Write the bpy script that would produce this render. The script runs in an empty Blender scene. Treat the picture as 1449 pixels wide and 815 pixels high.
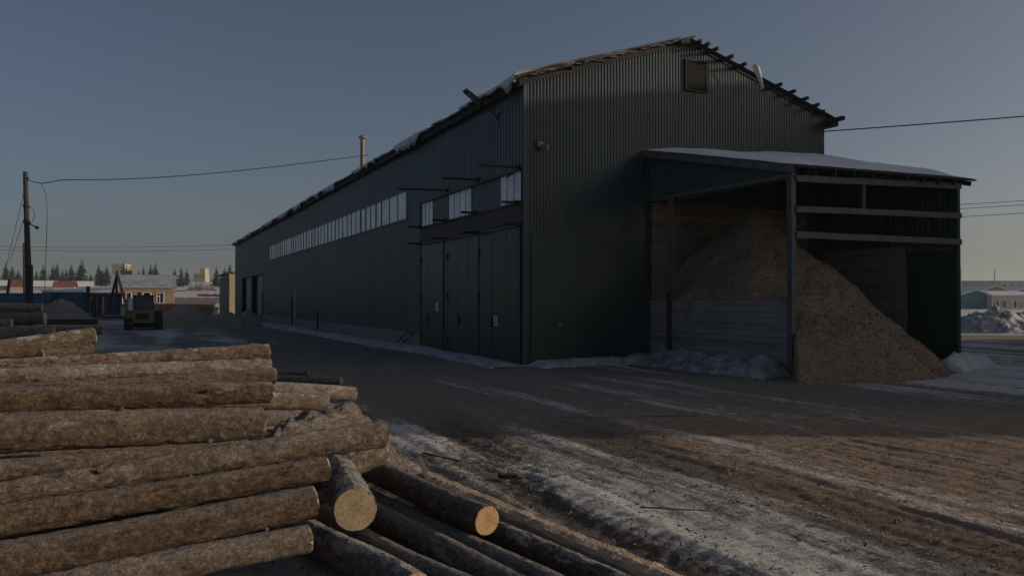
import bpy, math, random
import numpy as np
from mathutils import Vector, Matrix
HAZE = .00045
random.seed(7); RNG = np.random.default_rng(11)
S = bpy.context.scene; COL = S.collection
R = math.radians
# ------------------------------------------------------------------ camera model (level ground, camera 2 m up)
CH, FP, CX, HY = 2.0, 1155.0, 724.5, 424.0
def dp(x, y, d): return Vector(((x-CX)/FP*d, d, CH-(y-HY)/FP*d))
def gp(x, y, z=0.0):
    d = (CH-z)*FP/(y-HY); return Vector(((x-CX)/FP*d, d, z))
P0 = Vector((.376, 24.84, 0)); U1 = Vector((-.4167, .9090, 0)); U2 = Vector((.9090, .4167, 0))
YAW = math.atan2(U2.y, U2.x)
SUN = Vector((1, -.01, 0)).normalized(); EL = R(11.5)
SUNV = Vector((SUN.x*math.cos(EL), SUN.y*math.cos(EL), math.sin(EL)))
# ------------------------------------------------------------------ numpy value noise
def _h(ix, iy, iz):
    n = (ix.astype(np.int64)*374761393 + iy.astype(np.int64)*668265263 + iz.astype(np.int64)*2147483647) & 0xffffffff
    n = ((n ^ (n >> 13))*1274126177) & 0xffffffff
    n = (n ^ (n >> 16)) & 0xffffffff
    n = (n*2246822519) & 0xffffffff
    return ((n ^ (n >> 15)) & 0xffffff)/float(0xffffff)
def vn(x, y, z=None):
    x = np.asarray(x, float); y = np.asarray(y, float); z = np.zeros_like(x) if z is None else np.asarray(z, float)
    x, y, z = np.broadcast_arrays(x, y, z)
    fx, fy, fz = np.floor(x), np.floor(y), np.floor(z)
    tx, ty, tz = x-fx, y-fy, z-fz
    tx, ty, tz = [t*t*(3-2*t) for t in (tx, ty, tz)]
    o = 0
    for a in (0, 1):
        for b in (0, 1):
            for c in (0, 1):
                o = o + _h(fx+a, fy+b, fz+c)*(tx if a else 1-tx)*(ty if b else 1-ty)*(tz if c else 1-tz)
    return o
def fbm(x, y, z=None, oc=4, g=.5):
    s = 0; a = 1; t = 0
    x = np.asarray(x, float); y = np.asarray(y, float)
    for i in range(oc):
        s = s + a*vn(x*2**i+17.3*i, y*2**i+5.1*i, None if z is None else np.asarray(z)*2**i); t += a; a *= g
    return s/t
def sst(a, b, v):
    t = np.clip((np.asarray(v, float)-a)/(b-a), 0, 1); return t*t*(3-2*t)
# ------------------------------------------------------------------ materials
def mat(name, base=(.5,.5,.5), rough=.7, var=.0, scale=8.0, var2=None, bump=0.0, bscale=40.0, spec=.5, metal=0.0, stretch=None, coat=0.0):
    m = bpy.data.materials.new(name); m.use_nodes = True
    nt = m.node_tree; N, L = nt.nodes, nt.links
    p = N['Principled BSDF']; p.inputs['Roughness'].default_value = rough
    p.inputs['Specular IOR Level'].default_value = spec; p.inputs['Metallic'].default_value = metal
    p.inputs['Base Color'].default_value = (*base, 1)
    tc = N.new('ShaderNodeTexCoord'); mp = N.new('ShaderNodeMapping'); L.new(tc.outputs['Object'], mp.inputs[0])
    if stretch: mp.inputs['Scale'].default_value = stretch
    if var or var2:
        n = N.new('ShaderNodeTexNoise'); n.inputs['Scale'].default_value = scale; n.inputs['Detail'].default_value = 8; n.inputs['Roughness'].default_value = .65
        L.new(mp.outputs[0], n.inputs['Vector'])
        r = N.new('ShaderNodeValToRGB'); L.new(n.outputs[0], r.inputs[0])
        c2 = var2 if var2 else tuple(min(1, c*(1+var)) for c in base)
        c1 = base if var2 else tuple(c*(1-var) for c in base)
        r.color_ramp.elements[0].position = .32; r.color_ramp.elements[1].position = .7
        r.color_ramp.elements[0].color = (*c1, 1); r.color_ramp.elements[1].color = (*c2, 1)
        L.new(r.outputs[0], p.inputs['Base Color'])
    if bump:
        n = N.new('ShaderNodeTexNoise'); n.inputs['Scale'].default_value = bscale; n.inputs['Detail'].default_value = 6
        L.new(mp.outputs[0], n.inputs['Vector'])
        b = N.new('ShaderNodeBump'); b.inputs['Strength'].default_value = bump; b.inputs['Distance'].default_value = .02
        L.new(n.outputs[0], b.inputs['Height']); L.new(b.outputs[0], p.inputs['Normal'])
    return m
def ramp(N, pos, cols, mode='LINEAR'):
    r = N.new('ShaderNodeValToRGB'); cr = r.color_ramp; cr.interpolation = mode
    while len(cr.elements) < len(pos): cr.elements.new(.5)
    for e, p, c in zip(cr.elements, pos, cols): e.position = p; e.color = (*c, 1)
    return r
def noise(N, L, vec, scale, detail=6, rough=.6):
    n = N.new('ShaderNodeTexNoise'); n.inputs['Scale'].default_value = scale; n.inputs['Detail'].default_value = detail; n.inputs['Roughness'].default_value = rough
    L.new(vec, n.inputs['Vector']); return n
def mth(N, L, op, a, b=None, c=None):
    m = N.new('ShaderNodeMath'); m.operation = op
    for i, v in enumerate((a, b, c)):
        if v is None: continue
        if isinstance(v, (int, float)): m.inputs[i].default_value = v
        else: L.new(v, m.inputs[i])
    return m.outputs[0]
def mixc(N, L, f, a, b):
    m = N.new('ShaderNodeMix'); m.data_type = 'RGBA'
    if isinstance(f, (int, float)): m.inputs[0].default_value = f
    else: L.new(f, m.inputs[0])
    for i, v in ((6, a), (7, b)):
        if isinstance(v, tuple): m.inputs[i].default_value = (*v, 1)
        else: L.new(v, m.inputs[i])
    return m.outputs[2]
def bark_mat(name, dark, mid, light, snow=0.0, flake=.22, lich=0.0):
    m = bpy.data.materials.new(name); m.use_nodes = True
    nt = m.node_tree; N, L = nt.nodes, nt.links; p = N['Principled BSDF']; p.inputs['Roughness'].default_value = .88; p.inputs['Specular IOR Level'].default_value = .25
    tc = N.new('ShaderNodeTexCoord'); oi = N.new('ShaderNodeObjectInfo')
    ad = N.new('ShaderNodeVectorMath'); ad.operation = 'ADD'; L.new(tc.outputs['Object'], ad.inputs[0])
    sc = N.new('ShaderNodeVectorMath'); sc.operation = 'SCALE'; sc.inputs[0].default_value = (37, 11, 23); L.new(oi.outputs['Random'], sc.inputs['Scale'])
    L.new(sc.outputs[0], ad.inputs[1])
    mp = N.new('ShaderNodeMapping'); mp.inputs['Scale'].default_value = (.85, 1, 1); L.new(ad.outputs[0], mp.inputs[0])
    n1 = noise(N, L, mp.outputs[0], 7, 5, .6); n2 = noise(N, L, mp.outputs[0], 22, 9, .68); n3 = noise(N, L, ad.outputs[0], 75, 4, .7)
    f = mth(N, L, 'MULTIPLY_ADD', n1.outputs[0], .35, mth(N, L, 'MULTIPLY', n2.outputs[0], .65))
    c = ramp(N, (.36, .5, .64), (dark, mid, light)); L.new(f, c.inputs[0])
    spk = ramp(N, (.58, .63), ((0,0,0), (1,1,1))); L.new(n3.outputs[0], spk.inputs[0])
    col = mixc(N, L, mth(N, L, 'MULTIPLY', spk.outputs[0], flake), c.outputs[0], light)
    nd = noise(N, L, ad.outputs[0], 34, 5, .7); sd_ = ramp(N, (.36, .42), ((1,1,1), (0,0,0))); L.new(nd.outputs[0], sd_.inputs[0]); col = mixc(N, L, mth(N, L, 'MULTIPLY', sd_.outputs[0], .55), col, tuple(v*.45 for v in dark))
    mb_ = N.new('ShaderNodeMapping'); mb_.inputs['Scale'].default_value = (.35, 1, 1); L.new(ad.outputs[0], mb_.inputs[0]); nb_ = noise(N, L, mb_.outputs[0], 4.5, 9, .62); rb_ = ramp(N, (.625, .65), ((0,0,0), (1,1,1))); L.new(nb_.outputs[0], rb_.inputs[0]); col = mixc(N, L, mth(N, L, 'MULTIPLY', rb_.outputs[0], .7), col, tuple(min(.6, v*1.15+.03) for v in light))
    br = mth(N, L, 'MULTIPLY_ADD', oi.outputs['Random'], .6, .68); hv_ = N.new('ShaderNodeHueSaturation'); L.new(br, hv_.inputs['Value']); L.new(mth(N, L, 'MULTIPLY_ADD', oi.outputs['Random'], -.5, 1.1), hv_.inputs['Saturation']); L.new(col, hv_.inputs['Color']); col = hv_.outputs[0]
    gf = N.new('ShaderNodeNewGeometry'); sf = N.new('ShaderNodeSeparateXYZ'); L.new(gf.outputs['Normal'], sf.inputs[0]); nfz = noise(N, L, ad.outputs[0], 30, 8, .75)
    ff = ramp(N, (.62, 1.0), ((0,0,0), (1,1,1))); L.new(mth(N, L, 'MULTIPLY_ADD', sf.outputs[2], .5, mth(N, L, 'MULTIPLY', nfz.outputs[0], .75)), ff.inputs[0]); col = mixc(N, L, mth(N, L, 'MULTIPLY', ff.outputs[0], .38), col, (.52, .50, .48))
    # plate cracks
    vo = N.new('ShaderNodeTexVoronoi'); vo.feature = 'DISTANCE_TO_EDGE'; vo.inputs['Scale'].default_value = 48
    mv = N.new('ShaderNodeMapping'); mv.inputs['Scale'].default_value = (.5, 1, 1)
    dn = N.new('ShaderNodeVectorMath'); dn.operation = 'MULTIPLY_ADD'; L.new(n2.outputs[1], dn.inputs[0]); dn.inputs[1].default_value = (.10, .10, .10); L.new(ad.outputs[0], dn.inputs[2])
    L.new(dn.outputs[0], mv.inputs[0]); L.new(mv.outputs[0], vo.inputs['Vector'])
    ck = ramp(N, (0, .09), ((0,0,0), (1,1,1))); L.new(vo.outputs[0], ck.inputs[0])
    crack = mth(N, L, 'MULTIPLY', mth(N, L, 'SUBTRACT', 1.0, ck.outputs[0]), mth(N, L, 'MULTIPLY', n1.outputs[0], .55))
    col = mixc(N, L, crack, col, tuple(v*.45 for v in dark))
    if lich:
        nl = noise(N, L, ad.outputs[0], 16, 6, .65); rl = ramp(N, (.58, .66), ((0,0,0),(1,1,1))); L.new(nl.outputs[0], rl.inputs[0])
        col = mixc(N, L, mth(N, L, 'MULTIPLY', rl.outputs[0], lich), col, (.36, .30, .215))
    if snow:
        g = N.new('ShaderNodeNewGeometry'); sp = N.new('ShaderNodeSeparateXYZ'); L.new(g.outputs['Normal'], sp.inputs[0])
        ns = noise(N, L, ad.outputs[0], 5.5, 9, .72)
        v = mth(N, L, 'ADD', mth(N, L, 'MULTIPLY', sp.outputs[2], .22), mth(N, L, 'MULTIPLY', ns.outputs[0], 1.05))
        rs = ramp(N, (.86-.3*snow, .93-.3*snow), ((0,0,0), (1,1,1))); L.new(v, rs.inputs[0])
        col = mixc(N, L, mth(N, L, 'MULTIPLY', rs.outputs[0], .9), col, (.55, .54, .54))
    L.new(col, p.inputs['Base Color'])
    hgt = mth(N, L, 'ADD', mth(N, L, 'MULTIPLY', ck.outputs[0], .35), mth(N, L, 'ADD', n2.outputs[0], mth(N, L, 'MULTIPLY_ADD', nd.outputs[0], 1.0, mth(N, L, 'MULTIPLY', n3.outputs[0], .6))))
    b = N.new('ShaderNodeBump'); b.inputs['Strength'].default_value = .9; b.inputs['Distance'].default_value = .03
    L.new(hgt, b.inputs['Height']); L.new(b.outputs[0], p.inputs['Normal'])
    return m
def cut_mat(name, a, b):
    m = bpy.data.materials.new(name); m.use_nodes = True
    nt = m.node_tree; N, L = nt.nodes, nt.links; p = N['Principled BSDF']; p.inputs['Roughness'].default_value = .85; p.inputs['Specular IOR Level'].default_value = .2
    tc = N.new('ShaderNodeTexCoord'); mp = N.new('ShaderNodeMapping'); mp.inputs['Scale'].default_value = (0, 1, 1); L.new(tc.outputs['Object'], mp.inputs[0])
    w = N.new('ShaderNodeTexWave'); w.wave_type = 'RINGS'; w.rings_direction = 'X'; w.inputs['Scale'].default_value = 26; w.inputs['Distortion'].default_value = 2.5; w.inputs['Detail'].default_value = 3; w.inputs['Detail Scale'].default_value = 1.5
    L.new(mp.outputs[0], w.inputs['Vector'])
    n = noise(N, L, mp.outputs[0], 55, 5, .7)
    n0 = noise(N, L, mp.outputs[0], 9, 3, .6)
    f = mth(N, L, 'ADD', mth(N, L, 'MULTIPLY', w.outputs[1], .13), mth(N, L, 'ADD', mth(N, L, 'MULTIPLY', n.outputs[0], .62), mth(N, L, 'MULTIPLY', n0.outputs[0], .3)))
    c = ramp(N, (.36, .62), (a, b)); L.new(f, c.inputs[0])
    dk = ramp(N, (.37, .44), ((1,1,1), (0,0,0))); L.new(n.outputs[0], dk.inputs[0])
    col = mixc(N, L, mth(N, L, 'MULTIPLY', dk.outputs[0], .6), c.outputs[0], tuple(v*.3 for v in a))
    sy = N.new('ShaderNodeSeparateXYZ'); L.new(tc.outputs['Object'], sy.inputs[0]); an = mth(N, L, 'ARCTAN2', sy.outputs[1], sy.outputs[2]); rr = mth(N, L, 'SQRT', mth(N, L, 'ADD', mth(N, L, 'MULTIPLY', sy.outputs[1], sy.outputs[1]), mth(N, L, 'MULTIPLY', sy.outputs[2], sy.outputs[2])))
    oi = N.new('ShaderNodeObjectInfo'); cv = N.new('ShaderNodeCombineXYZ'); L.new(mth(N, L, 'MULTIPLY', an, 2.2), cv.inputs[0]); L.new(mth(N, L, 'MULTIPLY', rr, 3), cv.inputs[1]); L.new(mth(N, L, 'MULTIPLY', oi.outputs['Random'], 40), cv.inputs[2])
    nr_ = noise(N, L, cv.outputs[0], 4, 3, .5); rk = ramp(N, (.60, .66), ((0,0,0), (1,1,1))); L.new(nr_.outputs[0], rk.inputs[0]); col = mixc(N, L, mth(N, L, 'MULTIPLY', rk.outputs[0], .35), col, tuple(v*.5 for v in a))
    hr = ramp(N, (.02, .07), ((1,1,1), (0,0,0))); L.new(rr, hr.inputs[0]); col = mixc(N, L, mth(N, L, 'MULTIPLY', hr.outputs[0], .3), col, tuple(v*.7 for v in a))
    L.new(col, p.inputs['Base Color'])
    bb = N.new('ShaderNodeBump'); bb.inputs['Strength'].default_value = .4; bb.inputs['Distance'].default_value = .006; L.new(n.outputs[0], bb.inputs['Height']); L.new(bb.outputs[0], p.inputs['Normal'])
    return m
def clad_mat(name, base, rough=.4, dusty=(.05,.045,.04), dust=.25, panel=1.15, axis=0, vz=8.0):
    """painted profiled steel: tint changes a little from sheet to sheet, plus vertical dirt runs"""
    m = bpy.data.materials.new(name); m.use_nodes = True
    nt = m.node_tree; N, L = nt.nodes, nt.links; p = N['Principled BSDF']; p.inputs['Specular IOR Level'].default_value = .5
    tc = N.new('ShaderNodeTexCoord'); sp = N.new('ShaderNodeSeparateXYZ'); L.new(tc.outputs['Object'], sp.inputs[0])
    sh = mth(N, L, 'FLOOR', mth(N, L, 'DIVIDE', sp.outputs[axis], panel))
    shz = mth(N, L, 'FLOOR', mth(N, L, 'DIVIDE', sp.outputs[2], vz))
    cb = N.new('ShaderNodeCombineXYZ'); L.new(sh, cb.inputs[0]); L.new(shz, cb.inputs[1])
    wn = N.new('ShaderNodeTexWhiteNoise'); L.new(cb.outputs[0], wn.inputs['Vector'])
    mp = N.new('ShaderNodeMapping'); mp.inputs['Scale'].default_value = (1, 1, .06); L.new(tc.outputs['Object'], mp.inputs[0])
    n = noise(N, L, mp.outputs[0], 5, 8, .7); n2 = noise(N, L, tc.outputs['Object'], .7, 6, .6)
    k = mth(N, L, 'MULTIPLY_ADD', wn.outputs['Value'], .5, .75)
    mul = N.new('ShaderNodeVectorMath'); mul.operation = 'SCALE'; mul.inputs[0].default_value = base; L.new(k, mul.inputs['Scale'])
    rd = ramp(N, (.42, .72), ((0,0,0), (1,1,1))); L.new(mth(N, L, 'MULTIPLY_ADD', n.outputs[0], .6, mth(N, L, 'MULTIPLY', n2.outputs[0], .4)), rd.inputs[0])
    L.new(mixc(N, L, mth(N, L, 'MULTIPLY', rd.outputs[0], dust), mul.outputs[0], dusty), p.inputs['Base Color'])
    L.new(mth(N, L, 'MULTIPLY_ADD', n2.outputs[0], .25, rough-.12), p.inputs['Roughness'])
    return m
def plank_mat(name, dark, light, h=.16, axis=2):
    m = bpy.data.materials.new(name); m.use_nodes = True
    nt = m.node_tree; N, L = nt.nodes, nt.links; p = N['Principled BSDF']; p.inputs['Roughness'].default_value = .85; p.inputs['Specular IOR Level'].default_value = .2
    tc = N.new('ShaderNodeTexCoord'); sp = N.new('ShaderNodeSeparateXYZ'); L.new(tc.outputs['Object'], sp.inputs[0])
    q = mth(N, L, 'DIVIDE', sp.outputs[axis], h); row = mth(N, L, 'FLOOR', q); fr = mth(N, L, 'FRACT', q)
    wn = N.new('ShaderNodeTexWhiteNoise'); wn.noise_dimensions = '1D'; L.new(row, wn.inputs['W'])
    mp = N.new('ShaderNodeMapping'); s = [1, 1, 1]; s[axis] = 9; mp.inputs['Scale'].default_value = s; L.new(tc.outputs['Object'], mp.inputs[0])
    n = noise(N, L, mp.outputs[0], 2.2, 9, .7); n2 = noise(N, L, tc.outputs['Object'], 1.3, 5, .6)
    f = mth(N, L, 'ADD', mth(N, L, 'MULTIPLY', n.outputs[0], .5), mth(N, L, 'ADD', mth(N, L, 'MULTIPLY', wn.outputs['Value'], .16), mth(N, L, 'MULTIPLY', n2.outputs[0], .55)))
    c = ramp(N, (.40, .80), (dark, light)); L.new(f, c.inputs[0])
    gap = ramp(N, (0, .05, .95, 1), ((1,1,1), (0,0,0), (0,0,0), (1,1,1))); L.new(fr, gap.inputs[0])
    L.new(mixc(N, L, mth(N, L, 'MULTIPLY', gap.outputs[0], .8), c.outputs[0], tuple(v*.2 for v in dark)), p.inputs['Base Color'])
    b = N.new('ShaderNodeBump'); b.inputs['Strength'].default_value = .5; b.inputs['Distance'].default_value = .01; L.new(mth(N, L, 'SUBTRACT', n.outputs[0], gap.outputs[0]), b.inputs['Height']); L.new(b.outputs[0], p.inputs['Normal'])
    return m
M = dict(
 bark=bark_mat('pine_bark', (.055,.033,.021), (.17,.108,.07), (.33,.24,.17)),
 bark_red=bark_mat('red_pine_bark', (.065,.032,.018), (.20,.105,.06), (.38,.27,.185), snow=.46),
 bark_tan=bark_mat('tan_bark', (.10,.067,.042), (.25,.178,.115), (.42,.335,.245), snow=.36),
 bark_snow=bark_mat('snow_dusted_bark', (.10,.067,.042), (.26,.188,.125), (.44,.355,.265), snow=.54),
 bark_dark=bark_mat('dark_spruce_bark', (.075,.056,.046), (.20,.15,.118), (.40,.31,.235), flake=.35),
 bark_dark_snow=bark_mat('dark_snowy_bark', (.075,.057,.048), (.20,.152,.125), (.39,.31,.245), snow=.58, flake=.35),
 bark_lich=bark_mat('lichen_bark', (.06,.037,.024), (.18,.115,.076), (.34,.25,.175), lich=.30),
 cut=cut_mat('fresh_cut', (.27,.19,.105), (.50,.38,.235)), cut_o=cut_mat('orange_cut', (.32,.18,.08), (.52,.34,.17)), cut_g=cut_mat('grey_cut', (.40,.35,.29), (.60,.55,.47)),
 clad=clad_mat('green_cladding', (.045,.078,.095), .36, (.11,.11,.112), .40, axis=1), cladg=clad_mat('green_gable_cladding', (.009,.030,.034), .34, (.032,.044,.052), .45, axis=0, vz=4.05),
 clads=clad_mat('lean_to_cladding', (.012,.045,.042), .45, (.03,.04,.04), .2, axis=0),
 gate=mat('green_gate_paint', (.003,.034,.024), .34, spec=.22, var2=(.006,.046,.034), scale=1.2, bump=.35, bscale=3),
 gdark=mat('dark_green_sheet', (.004,.040,.028), .45, var=.2, scale=2, bump=.1, bscale=4),
 conc=mat('concrete', (.20,.19,.175), .9, var=.3, scale=3, bump=.4, bscale=20), block=mat('grey_block', (.20,.18,.15), .9, var=.25, scale=2), block_lit=mat('sunlit_block', (.50,.42,.27), .9, var=.15, scale=6),  # the paler block is the grey one with sunlight put into its colour
 glass=mat('sky_pale_glass', (.78,.78,.79), .22, var=.30, scale=.9), dglass=mat('dark_glass', (.02,.025,.03), .08), black=mat('black_opening', (.008,.008,.009), .9),  # pane colour raised and mottled to stand for the reflected sky
 frame=mat('dark_frame', (.035,.04,.042), .5), iron=mat('black_iron', (.014,.014,.015), .55, var=.3), galv=mat('dull_grey_metal', (.20,.20,.20), .5, var=.2), shutter=mat('grey_shutter', (.17,.18,.20), .5),
 ply=mat('brown_board', (.075,.062,.052), .8, var=.3, scale=2, stretch=(1,1,4)), roof=mat('old_roof_sheet', (.085,.075,.07), .85, var=.3, scale=3, bump=.3), fascia=mat('brown_fascia', (.026,.020,.017), .85, var=.35, scale=4),
 snow=mat('snow', (.66,.66,.67), .75, var2=(.80,.80,.81), scale=3, bump=.5, bscale=18, spec=.25), dsnow=None,
 wood=plank_mat('weathered_planks', (.13,.115,.107), (.36,.33,.30), .17), woodb=plank_mat('brown_planks', (.16,.118,.085), (.36,.27,.195), .24), woodg=plank_mat('grey_boards', (.22,.195,.165), (.40,.36,.31), .5),
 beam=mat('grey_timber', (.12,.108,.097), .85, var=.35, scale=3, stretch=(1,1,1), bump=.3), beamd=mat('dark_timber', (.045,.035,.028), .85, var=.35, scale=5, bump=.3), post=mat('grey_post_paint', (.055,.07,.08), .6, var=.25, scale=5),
 yellow=mat('worn_yellow', (.24,.17,.065), .6, var=.3, scale=4), track=mat('track_steel', (.02,.019,.018), .6, var=.3, scale=12), pale=mat('pale_paint', (.5,.5,.5), .6),
 brick=mat('orange_brick', (.29,.20,.13), .9, var=.2, scale=3), white=mat('white_paint', (.75,.74,.72), .6), blue=mat('blue_sheet', (.02,.085,.17), .5, var=.2, scale=1), blued=mat('dark_blue_sheet', (.012,.06,.12), .5, var=.2, scale=1),
 teal=mat('teal_sheet', (.02,.13,.16), .6, var=.2), cream=mat('cream_plaster', (.58,.50,.40), .9, var=.1), redroof=mat('red_brown_roof', (.24,.07,.05), .8, var=.2), greywall=mat('grey_wall', (.26,.24,.25), .9, var=.15, scale=.3), tan=mat('tan_wall', (.45,.36,.22), .9, var=.12),
 pink=mat('pinkish_wall', (.42,.27,.24), .9, var=.3), orange=mat('orange_wall', (.40,.20,.08), .9, var=.3, scale=1.5), needle=mat('spruce_needles', (.022,.034,.026), .9, var2=(.05,.062,.045), scale=2), trunk=mat('tree_trunk', (.06,.045,.035), .9),
 gravel=mat('gravel', (.22,.20,.175), .95, var=.4, scale=14, bump=.8, bscale=60), soil=mat('brown_soil', (.32,.265,.21), .95, var=.5, scale=7, bump=.7, bscale=40), forest=mat('far_forest', (.05,.055,.055), .95, var=.35, scale=.05), wire=mat('wire', (.012,.012,.012), .6),
 chip=None, chip_l=mat('light_chip', (.42,.32,.22), .85, var=.2), chip_d=mat('dark_chip', (.10,.06,.035), .9), litter_t=mat('tan_bark_flake', (.26,.18,.11), .9, var=.3, scale=30), litter_d=mat('dark_bark_flake', (.055,.04,.03), .9, var=.3, scale=30),
 film=mat('white_film', (.62,.60,.57), .5), stove=mat('rusty_pipe', (.25,.17,.10), .6, var=.3, scale=4))
def chip_mat():
    m = bpy.data.materials.new('wood_chips'); m.use_nodes = True; nt = m.node_tree; N, L = nt.nodes, nt.links; p = N['Principled BSDF']; p.inputs['Roughness'].default_value = .9; p.inputs['Specular IOR Level'].default_value = .2
    tc = N.new('ShaderNodeTexCoord'); n = noise(N, L, tc.outputs['Object'], 20, 8, .75); n0 = noise(N, L, tc.outputs['Object'], .9, 5, .65)
    a = ramp(N, (.34, .66), ((.18,.12,.072), (.46,.35,.23))); b = ramp(N, (.34, .66), ((.19,.105,.066), (.40,.265,.17))); L.new(n.outputs[0], a.inputs[0]); L.new(n.outputs[0], b.inputs[0])
    r = ramp(N, (.46, .60), ((0,0,0), (1,1,1))); L.new(n0.outputs[0], r.inputs[0]); L.new(mixc(N, L, r.outputs[0], a.outputs[0], b.outputs[0]), p.inputs['Base Color'])
    bb = N.new('ShaderNodeBump'); bb.inputs['Strength'].default_value = 1; bb.inputs['Distance'].default_value = .04; L.new(n.outputs[0], bb.inputs['Height']); L.new(bb.outputs[0], p.inputs['Normal']); return m
def dirty_snow(name='dirty_snow', a=.45):
    m = bpy.data.materials.new(name); m.use_nodes = True; nt = m.node_tree; N, L = nt.nodes, nt.links; p = N['Principled BSDF']; p.inputs['Roughness'].default_value = .85
    tc = N.new('ShaderNodeTexCoord'); n = noise(N, L, tc.outputs['Object'], 2.2, 9, .72); n2 = noise(N, L, tc.outputs['Object'], 28, 6, .7)
    f = mth(N, L, 'MULTIPLY_ADD', n.outputs[0], .55, mth(N, L, 'MULTIPLY', n2.outputs[0], .45))
    c = ramp(N, (a-.06, a+.12), ((.14,.128,.118), (.62,.62,.63))); L.new(f, c.inputs[0]); L.new(c.outputs[0], p.inputs['Base Color'])
    b = N.new('ShaderNodeBump'); b.inputs['Strength'].default_value = .9; b.inputs['Distance'].default_value = .04; L.new(n2.outputs[0], b.inputs['Height']); L.new(b.outputs[0], p.inputs['Normal'])
    return m
M['chip'] = chip_mat(); M['dsnow'] = dirty_snow(); M['dsnow2'] = dirty_snow('gritty_snow', .50)
# ------------------------------------------------------------------ mesh building
class MB:
    def __init__(s): s.v = []; s.f = []; s.mi = []
    def add(s, vs, fs, mi=0):
        o = len(s.v); s.v += [tuple(v) for v in vs]; s.f += [tuple(i+o for i in f) for f in fs]; s.mi += [mi]*len(fs); return s
    def box(s, x0, x1, y0, y1, z0, z1, mi=0):
        v = [(x0,y0,z0),(x1,y0,z0),(x1,y1,z0),(x0,y1,z0),(x0,y0,z1),(x1,y0,z1),(x1,y1,z1),(x0,y1,z1)]
        return s.add(v, [(0,3,2,1),(4,5,6,7),(0,1,5,4),(1,2,6,5),(2,3,7,6),(3,0,4,7)], mi)
    def bar(s, a, b, w, h, up=(0,0,1), mi=0):
        a = Vector(a); b = Vector(b); d = (b-a).normalized(); u = Vector(up)
        if abs(d.dot(u)) > .98: u = Vector((0,1,0))
        x = d.cross(u).normalized(); y = x.cross(d).normalized()
        v = [p+x*(i*w/2)+y*(j*h/2) for p in (a, b) for i, j in ((-1,-1),(1,-1),(1,1),(-1,1))]
        return s.add(v, [(0,1,2,3),(7,6,5,4),(0,4,5,1),(1,5,6,2),(2,6,7,3),(3,7,4,0)], mi)
    def tube(s, pts, r, n=8, mi=0, cap=True):
        pts = [Vector(p) for p in pts]; rs = r if isinstance(r, (list, tuple)) else [r]*len(pts); vs = []
        for i, p in enumerate(pts):
            d = (pts[min(i+1, len(pts)-1)]-pts[max(i-1, 0)]).normalized(); u = Vector((0,0,1)) if abs(d.z) < .9 else Vector((0,1,0))
            x = d.cross(u).normalized(); y = x.cross(d)
            vs += [p+(x*math.cos(2*math.pi*k/n)+y*math.sin(2*math.pi*k/n))*rs[i] for k in range(n)]
        fs = [(i*n+k, i*n+(k+1)%n, (i+1)*n+(k+1)%n, (i+1)*n+k) for i in range(len(pts)-1) for k in range(n)]
        if cap: fs += [tuple(range(n))[::-1], tuple((len(pts)-1)*n+k for k in range(n))]
        return s.add(vs, fs, mi)
    def prism(s, poly, ext, mi=0):
        """poly: 3-D points of one end face, ext: extrusion vector"""
        n = len(poly); e = Vector(ext); p = [Vector(q) for q in poly]
        return s.add(p+[q+e for q in p], [tuple(range(n))[::-1], tuple(range(n, 2*n))]+[(i, (i+1)%n, n+(i+1)%n, n+i) for i in range(n)], mi)
    def obj(s, name, m, parent=None, loc=None, smooth=False):
        me = bpy.data.meshes.new(name); me.from_pydata(s.v, [], s.f)
        for q in (m if isinstance(m, (list, tuple)) else [m]): me.materials.append(q)
        if any(s.mi): me.polygons.foreach_set('material_index', s.mi)
        if smooth: me.polygons.foreach_set('use_smooth', [True]*len(s.f))
        me.update(); o = bpy.data.objects.new(name, me); COL.objects.link(o)
        if parent: o.parent = parent
        if loc is not None: o.location = loc
        return o
def npmesh(name, V, F, mats, parent=None, mi=None, smooth=True, loc=None):
    me = bpy.data.meshes.new(name); V = np.asarray(V, np.float32); F = np.asarray(F, np.int32); k = F.shape[1]
    me.vertices.add(len(V)); me.vertices.foreach_set('co', V.ravel())
    me.loops.add(F.size); me.loops.foreach_set('vertex_index', F.ravel())
    me.polygons.add(len(F)); me.polygons.foreach_set('loop_start', np.arange(0, F.size, k, dtype=np.int32)); me.polygons.foreach_set('loop_total', np.full(len(F), k, np.int32))
    if mi is not None: me.polygons.foreach_set('material_index', np.asarray(mi, np.int32))
    me.polygons.foreach_set('use_smooth', np.full(len(F), smooth) if not isinstance(smooth, np.ndarray) else smooth)
    for m in (mats if isinstance(mats, (list, tuple)) else [mats]): me.materials.append(m)
    me.update(calc_edges=True); me.validate()
    o = bpy.data.objects.new(name, me); COL.objects.link(o)
    if parent: o.parent = parent
    if loc is not None: o.location = loc
    return o
def gridfaces(nx, ny):
    i = np.arange(nx-1)[:, None]*ny+np.arange(ny-1)[None, :]
    return np.stack([i, i+ny, i+ny+1, i+1], -1).reshape(-1, 4)
def tag(o, label, cat, group=None, kind=None):
    if label: o['label'] = label
    if cat: o['category'] = cat
    if group: o['group'] = group
    if kind: o['kind'] = kind
    return o
def thing(name, label, cat, loc=(0,0,0), rz=0, group=None):
    o = bpy.data.objects.new(name, None); COL.objects.link(o); o.location = loc; o.rotation_euler = (0, 0, rz); o.empty_display_size = .3
    return tag(o, label, cat, group)
def copy_tree(o, parent=None):
    c = o.copy(); COL.objects.link(c)
    if parent: c.parent = parent
    for ch in list(o.children): copy_tree(ch, c)
    return c
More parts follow.
